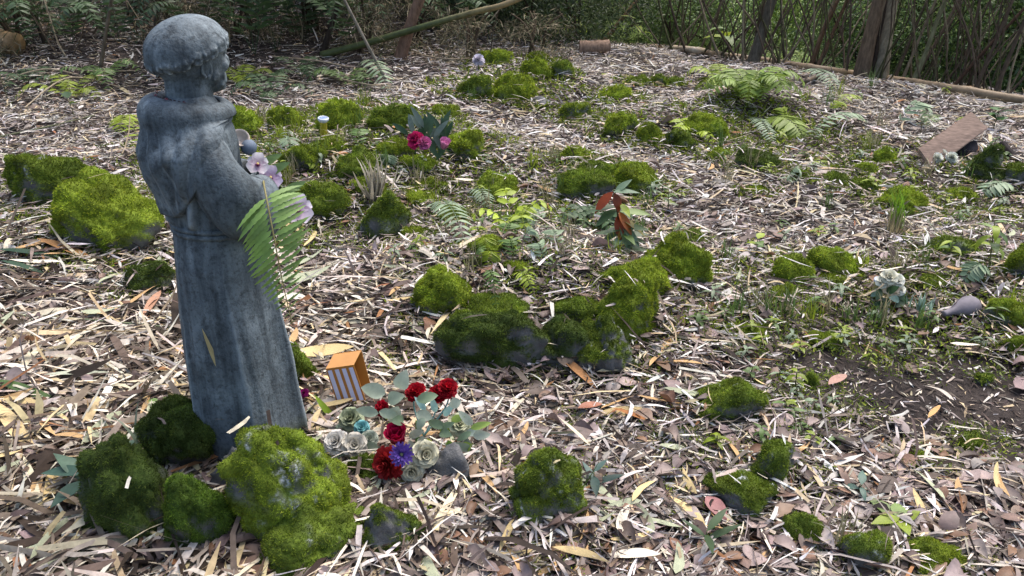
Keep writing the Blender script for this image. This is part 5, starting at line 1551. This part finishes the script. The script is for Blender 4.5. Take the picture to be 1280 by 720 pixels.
# slender canes on the litter
def cane(pts, rpx, label, col, name='bamboo_cane', lift=.03, cat='cane', lifts=None):
    P = np.array([at(*p) for p in pts]); P[:, 2] += lift if lifts is None else np.array(lifts)
    dep = P[0][1]; r = rpx/FPX*dep*(.85 if rpx > 7 else .55)
    m = MB(); o = P[0].copy(); m.add(*tube(spline(P - o, 30), np.linspace(r, r*.7, 30), 8), col); ob = m.build(name, M['cane']); ob.location = o
    return tag(ob, label, cat)
cane([(-20, 402), (100, 409), (228, 421)], 3.0, 'long straight grey-green bamboo cane pointing at the statue', srgb(120, 128, 96))
cane([(-10, 180), (60, 165), (120, 150)], 2.5, 'thin olive stem lying behind the statue', srgb(78, 82, 54))
cane([(215, 690), (222, 640), (240, 585)], 4.2, 'pale peeling stick between the mossy boulders under the statue', srgb(176, 162, 146), 'dry_stick', .04, 'stick')
cane([(1180, 450), (1240, 442), (1290, 448)], 1.6, 'thin grey twig across bare soil', srgb(140, 124, 112), 'dry_stick', .02, 'stick')
cane([(330, 400), (290, 330), (320, 300)], .5, 'hair-thin dry stem behind the statue', srgb(150, 140, 110), 'dry_stick', .02, 'stick')
cane([(700, 405), (735, 450), (742, 480)], 2.6, 'long bent straw stem hanging over the raised bed edge', srgb(170, 146, 110), 'dry_stick', .05, 'stick')
cane([(1040, 90), (1020, 100), (1000, 112)], 2.0, 'short dark twig by the fallen bamboo', srgb(90, 76, 60), 'dry_stick', .03, 'stick')
# the leaning green branch
a = at(402, 72); Yb_ = a[1]
pp = [a + [0, 0, .02], at_y(455, 55, Yb_ - .05), at_y(520, 36, Yb_ - .1), at_y(590, 16, Yb_ - .15), at_y(640, 2, Yb_ - .2), at_y(720, -40, Yb_ - .2), at_y(780, -120, Yb_ - .1)]
pp = np.array(pp); o_ = pp[0].copy(); Q = spline(pp - o_, 50); m = MB(); V, F = tube(Q, np.linspace(.028, .018, 50), 10)
f = smooth(.8, 1.7, V[:, 0])[:, None]; m.add(V, F, srgb(70, 78, 44)*(1-f) + srgb(148, 126, 90)*f); ob = m.build('leaning_branch', M['cane']); ob.location = o_
tag(ob, 'long green-to-tan branch leaning out of the thicket over the clearing', 'branch')

for k, (x, y) in enumerate([(150, 56), (90, 54), (260, 60), (440, 60), (380, 54), (30, 62), (560, 48), (600, 42)]):
    fern_plant(x, y, 'dark green fern drooping out of the thicket behind the statue', 7, .7, GD*random.uniform(.7, 1.1), .12, 20, 1.0, .22)['group'] = 'ferns along the dark thicket'

# brush spilling down the left-hand bank
for k, (x, y) in enumerate([(40, 104), (130, 98), (300, 104), (380, 96), (440, 108), (90, 122), (340, 122)]):
    fern_plant(x, y, 'ragged olive fern spilling down the litter bank behind the statue', 5, .34, [GD, G2*.8, GY*.6][k % 3], .08, 14, .5, .24)['group'] = 'ferns on the left bank'
for k, pts in enumerate([[(-10, 110), (60, 98), (120, 104)], [(30, 140), (90, 118), (150, 112)], [(300, 92), (350, 108), (400, 112)], [(400, 96), (470, 118), (520, 112)], [(60, 84), (110, 96), (170, 92)], [(340, 74), (400, 92), (440, 88)], [(520, 70), (560, 84), (610, 74)]]):
    cane(pts, 1.8, 'fallen grey-brown cane lying on the bank below the dark thicket', srgb(140, 126, 104)*random.uniform(.6, 1.1), 'fallen_cane', lifts=(.02, random.uniform(.04, .12), .02))['group'] = 'fallen canes on the left bank'
make_litter()
# ------------------------------------------------------------------ the largest loose leaves and strips, one by one
def free(x, y, pad=.0):
    if (x-SX)**2 + (y-SY)**2 < .15**2: return False
    for (l, (a, b, c)) in ROCKS:
        if ((x-l[0])/(a*.8+pad))**2 + ((y-l[1])/(b*.8+pad))**2 < 1: return False
    return True
LEAFV = [('mauve-brown', srgb(136, 114, 112)), ('dark brown', srgb(112, 90, 80)), ('pale pinkish', srgb(150, 131, 125)), ('russet', srgb(126, 96, 78))]
lm = []
for k in range(12):
    L = 1.0; n = 8
    V, F = leaf(L, RNG.uniform(.48, .66), n, RNG.uniform(.38, .52), RNG.uniform(-.2, .22), RNG.uniform(-.18, .25), RNG.uniform(-.45, .45), 0, 0, .75)
    V[:, 0] -= .5
    V[:, 2] += .10*fbm(V*3 + k*5, 3, k) + .05*np.abs(V[:, 1])
    V = V*np.array([1, 1, .8])
    nm, c = LEAFV[k % 4]
    cc = np.tile(c, (len(V), 1)); cc[1::3] *= 1.25
    cc = cc*(1 + .25*fbm(V*6, 2, k)[:, None])
    st = tube([(-.5, 0, V[1, 2]), (-.62, .01, V[1, 2] + .01), (-.74, .04, V[1, 2] - .02)], .012, 4)
    m = MB(); m.add(V, F, cc); m.add(*st, c*.7)
    lm.append((nm, m.mesh('dead_leaf')))
rl = np.random.default_rng(42)
cnt = 0
while cnt < 260:
    px, py = rl.uniform(-10, 1290), 720 - 560*rl.random()**1.5
    if px < 320 and rl.random() < .55: continue
    p = at(px, py)
    if not free(p[0], p[1], .02) or (bare(p[0], p[1]) > .4 and rl.random() < .8): continue
    nm, me = lm[rl.integers(0, 12)]
    o = obj('dead_leaf', me, M['dead_leaf']); s = rl.uniform(.036, .072)
    o.scale = (s, s, s); o.location = (p[0], p[1], p[2] + .022 + .012*rl.random())
    o.rotation_euler = (rl.normal(0, .16), rl.normal(0, .16), rl.uniform(0, 6.28))
    tag(o, 'curled %s dead leaf lying on top of the litter' % nm, 'leaf', 'large dead leaves on the litter'); cnt += 1
STRV = [('cream', srgb(222, 212, 192)), ('straw-yellow', srgb(206, 182, 132)), ('greyish', srgb(180, 170, 158)), ('tan', srgb(184, 150, 106)), ('pale green-grey', srgb(164, 168, 140))]
sm = []
for k in range(15):
    nm, c = STRV[k % 5]
    V, F = leaf(1.0, RNG.uniform(.07, .13), 10, RNG.uniform(.15, .5), RNG.uniform(-.2, .45), RNG.uniform(-.12, .2), RNG.uniform(-1.0, 1.0), 0, 0, RNG.uniform(.3, .8)); V[:, 0] -= .5
    V[:, 1] += RNG.uniform(-.12, .12)*(V[:, 0]**2)*2 + .012*fbm(V*5 + k, 2, k)
    V[:, 2] += .03*fbm(V*3 + k*3, 2, k+4)
    cc = np.tile(c, (len(V), 1))*(1 + .25*fbm(V*np.array([4, 40, 4]), 2, k)[:, None])
    m = MB(); m.add(V, F, np.clip(cc, 0, .85)); sm.append((nm, m.mesh('bamboo_strip')))
cnt = 0
while cnt < 290:
    left = cnt < 150
    px = rl.uniform(-20, 420) if left else rl.uniform(300, 1290)
    py = 725 - (440 if left else 520)*rl.random()**1.4
    p = at(px, py)
    if not free(p[0], p[1], .03) or (bare(p[0], p[1]) > .4 and rl.random() < .7): continue
    nm, me = sm[rl.integers(0, 15)]
    o = obj('bamboo_strip', me, M['strip']); s = rl.uniform(.09, .19) if left else rl.uniform(.07, .14)
    o.scale = (s, s*rl.uniform(1.1, 2.1), s); o.location = (p[0], p[1], p[2] + .026 + .016*rl.random())
    o.rotation_euler = (rl.normal(0, .35), rl.normal(0, .10), rl.uniform(0, 6.28))
    tag(o, 'long %s dry bamboo strip lying on top of the litter' % nm, 'bamboo strip', 'large bamboo strips on the litter'); cnt += 1

def special(px0, px1, wpx, label, col, name='dead_leaf', mat='strip', lift=.045, cat='leaf', droop=.08, n=10, tip=.7):
    a, b = at(*px0), at(*px1); d = b - a; L = np.linalg.norm(d); W = wpx/FPX*a[1]*1.15
    V, F = leaf(L, W, n, .4, .25, droop, .2, 0, 0, tip); m = MB(); m.add(orient(V, d, (0, 0, 1)), F, col); o = m.build(name, M[mat]); o.location = a + [0, 0, lift]
    return tag(o, label, cat)
special((50, 312), (124, 334), 12, 'orange-brown dry sheath lying below the boulder behind the statue', srgb(160, 118, 76))
special((204, 378), (180, 410), 12, 'pinkish orange dry sheath lying close behind the statue', srgb(176, 134, 108))
special((0, 326), (80, 330), 10, 'dark green glossy blade leaf lying in the litter behind the statue', srgb(52, 78, 56), 'green_leaf', 'leaf')
special((5, 340), (60, 352), 8, 'dark green narrow leaf beside the glossy blade', srgb(58, 84, 60), 'green_leaf', 'leaf')
special((-5, 492), (84, 516), 14, 'long olive green strap leaf on the straw left of the statue', srgb(84, 108, 60), 'green_leaf', 'leaf')
special((60, 486), (150, 478), 9, 'flat grey-green bamboo stalk piece on the straw', srgb(168, 172, 152), 'bamboo_strip', cat='bamboo strip')
special((880, 640), (906, 668), 24, 'large shiny pink-red leaf on the litter beside the ridged rock', srgb(146, 98, 96), mat='dead_leaf')
special((722, 528), (752, 520), 13, 'shiny orange leaf beside the small brown stone', srgb(150, 96, 72), mat='dead_leaf')
special((765, 528), (812, 542), 7, 'narrow rust-brown leaf on open litter', srgb(150, 100, 60))
special((700, 462), (745, 498), 12, 'long brown-orange sheath fallen below the raised bed corner', srgb(160, 116, 76))
special((1032, 498), (1056, 482), 13, 'pinkish brown sheath by the dark soil', srgb(166, 132, 118))
special((1155, 540), (1172, 520), 7, 'tan leaf sliver on the dark soil', srgb(190, 150, 100))
special((490, 690), (610, 640), 10, 'long pale bamboo strip below the bouquet', srgb(222, 206, 170), 'bamboo_strip', cat='bamboo strip')
special((535, 700), (580, 610), 13, 'broad cream bamboo strip slanting towards the grey stone', srgb(214, 200, 168), 'bamboo_strip', cat='bamboo strip')
special((0, 470), (100, 490), 10, 'broad white-cream bamboo strip left of the statue', srgb(228, 218, 200), 'bamboo_strip', cat='bamboo strip')
special((0, 520), (55, 590), 18, 'broad straw-yellow sheath left of the dark boulder', srgb(204, 180, 134), 'bamboo_strip', cat='bamboo strip')
special((36, 590), (60, 672), 14, 'upright cream bamboo strip at the left edge of the straw', srgb(216, 204, 172), 'bamboo_strip', cat='bamboo strip')
special((745, 482), (790, 474), 9, 'broad cream strip at the foot of the corner rock', srgb(216, 200, 160), 'bamboo_strip', cat='bamboo strip')

# straw caught on and around the rocks
def rock_straw():
    Xs, Ys, Zs, pit = [], [], [], []
    for (l, (a, b, c)), top in zip(ROCKS, ROCKTOP):
        if a < .03: continue
        for k in range(int(24*min(2.2, a/.08))):
            if rl.random() < .92 or top is None:
                th = rl.uniform(0, 6.28); rr = .98 + abs(rl.normal(0, .12))
                x, y = l[0] + a*rr*math.cos(th), l[1] + b*rr*math.sin(th); z = gz(x, y) + .018 + .022*rl.random()
            else:
                x, y, z = top[rl.integers(0, len(top))]; z += .010
            Xs.append(x); Ys.append(y); Zs.append(z); pit.append(rl.normal(0, .12))
    n = len(Xs); X, Y, Z = map(np.array, (Xs, Ys, Zs))
    L = np.clip(np.exp(RNG.normal(math.log(.055), .4, n)), .025, .14); W = np.clip(RNG.normal(.0045, .002, n), .0016, .010)
    col = np.where((RNG.random(n) < .75)[:, None], pick(PALE, n), pick(DULL, n))
    V, F, C = piece_mesh(X, Y, Z, L, W, RNG.uniform(-3.1, 3.1, n), np.array(pit), RNG.normal(0, .3, n), RNG.normal(.05, .07, n), col)
    tag(obj('rock_straw', mesh_data('rock_straw', V, F, C), M['litter']), 'loose straw caught around and on the mossy rocks', 'leaf litter', kind='stuff')
rock_straw()

# creeping moss and tiny ground cover between the rocks
def ground_cover():
    rg = np.random.default_rng(77)
    n = 240000
    X, Y = scatter(n, hi=8.5, pw=.8)
    d = np.zeros(n)
    for (l, (a, b, c)) in ROCKS:
        d = np.maximum(d, np.exp(-(((X-l[0])/(a*1.5+.03))**2 + ((Y-l[1])/(b*1.5+.03))**2)**1.0))
    for (px, py, r, w) in [(450, 200, .85, .75), (520, 230, .5, .7), (560, 170, .4, .5), (640, 330, .42, .5), (740, 280, .38, .5), (930, 400, .3, .6), (1000, 350, .35, .5), (930, 160, .6, .6), (1090, 205, .45, .55), (1190, 270, .5, .4), (640, 100, .7, .45),
                           (1120, 410, .3, .6), (1240, 350, .4, .5), (350, 170, .8, .7), (130, 270, .4, .5), (1010, 510, .25, .4), (690, 620, .2, .4), (780, 150, .4, .35), (860, 170, .4, .5), (560, 330, .3, .45)]:
        p = at(px, py); d = np.maximum(d, w*np.exp(-(((X-p[0])**2 + (Y-p[1])**2)/(r*r))))
    nz = noise2(X, Y, 5.5, 91, 4)
    keep = (d*(1 + 1.3*nz) > .20 + .22*rg.random(n)) & (edge_s(X, Y) < .3)
    X, Y, d = X[keep], Y[keep], d[keep]; n = len(X)
    half = n*2//3
    z = terrain(X, Y) + .018 + .012*rg.random(n)
    P = np.stack([X, Y, z], 1)
    px = np.clip(Y/FPX, .0012, .01)
    L = px*rg.uniform(3.5, 9.5, n); W = px*rg.uniform(1.5, 3.0, n)
    dirn = nrm(rg.normal(0, 1, (n, 3))*np.array([1, 1, .5]) + [0, 0, .55]); side = nrm(np.cross(dirn, rg.normal(0, 1, (n, 3))))
    V = np.stack([P - side*W[:, None]*.5, P + side*W[:, None]*.5, P + dirn*L[:, None]], 1).reshape(-1, 3)
    pal = np.array([srgb(124, 138, 42), srgb(98, 114, 38), srgb(140, 148, 60), srgb(112, 124, 70), srgb(84, 100, 44)])
    C = pal[rg.integers(0, 5, n)]*rg.uniform(.6, 1.25, (n, 1))*(1 + .5*noise2(X, Y, 14, 5))[:, None]
    tag(obj('creeping_moss', mesh_data('creeping_moss', V, np.arange(n*3).reshape(-1, 3), np.repeat(np.clip(C, 0, .8), 3, 0), None, False), M['fuzz']),
        'patchy creeping moss and tiny ground cover between the rocks', 'moss', kind='stuff')
ground_cover()
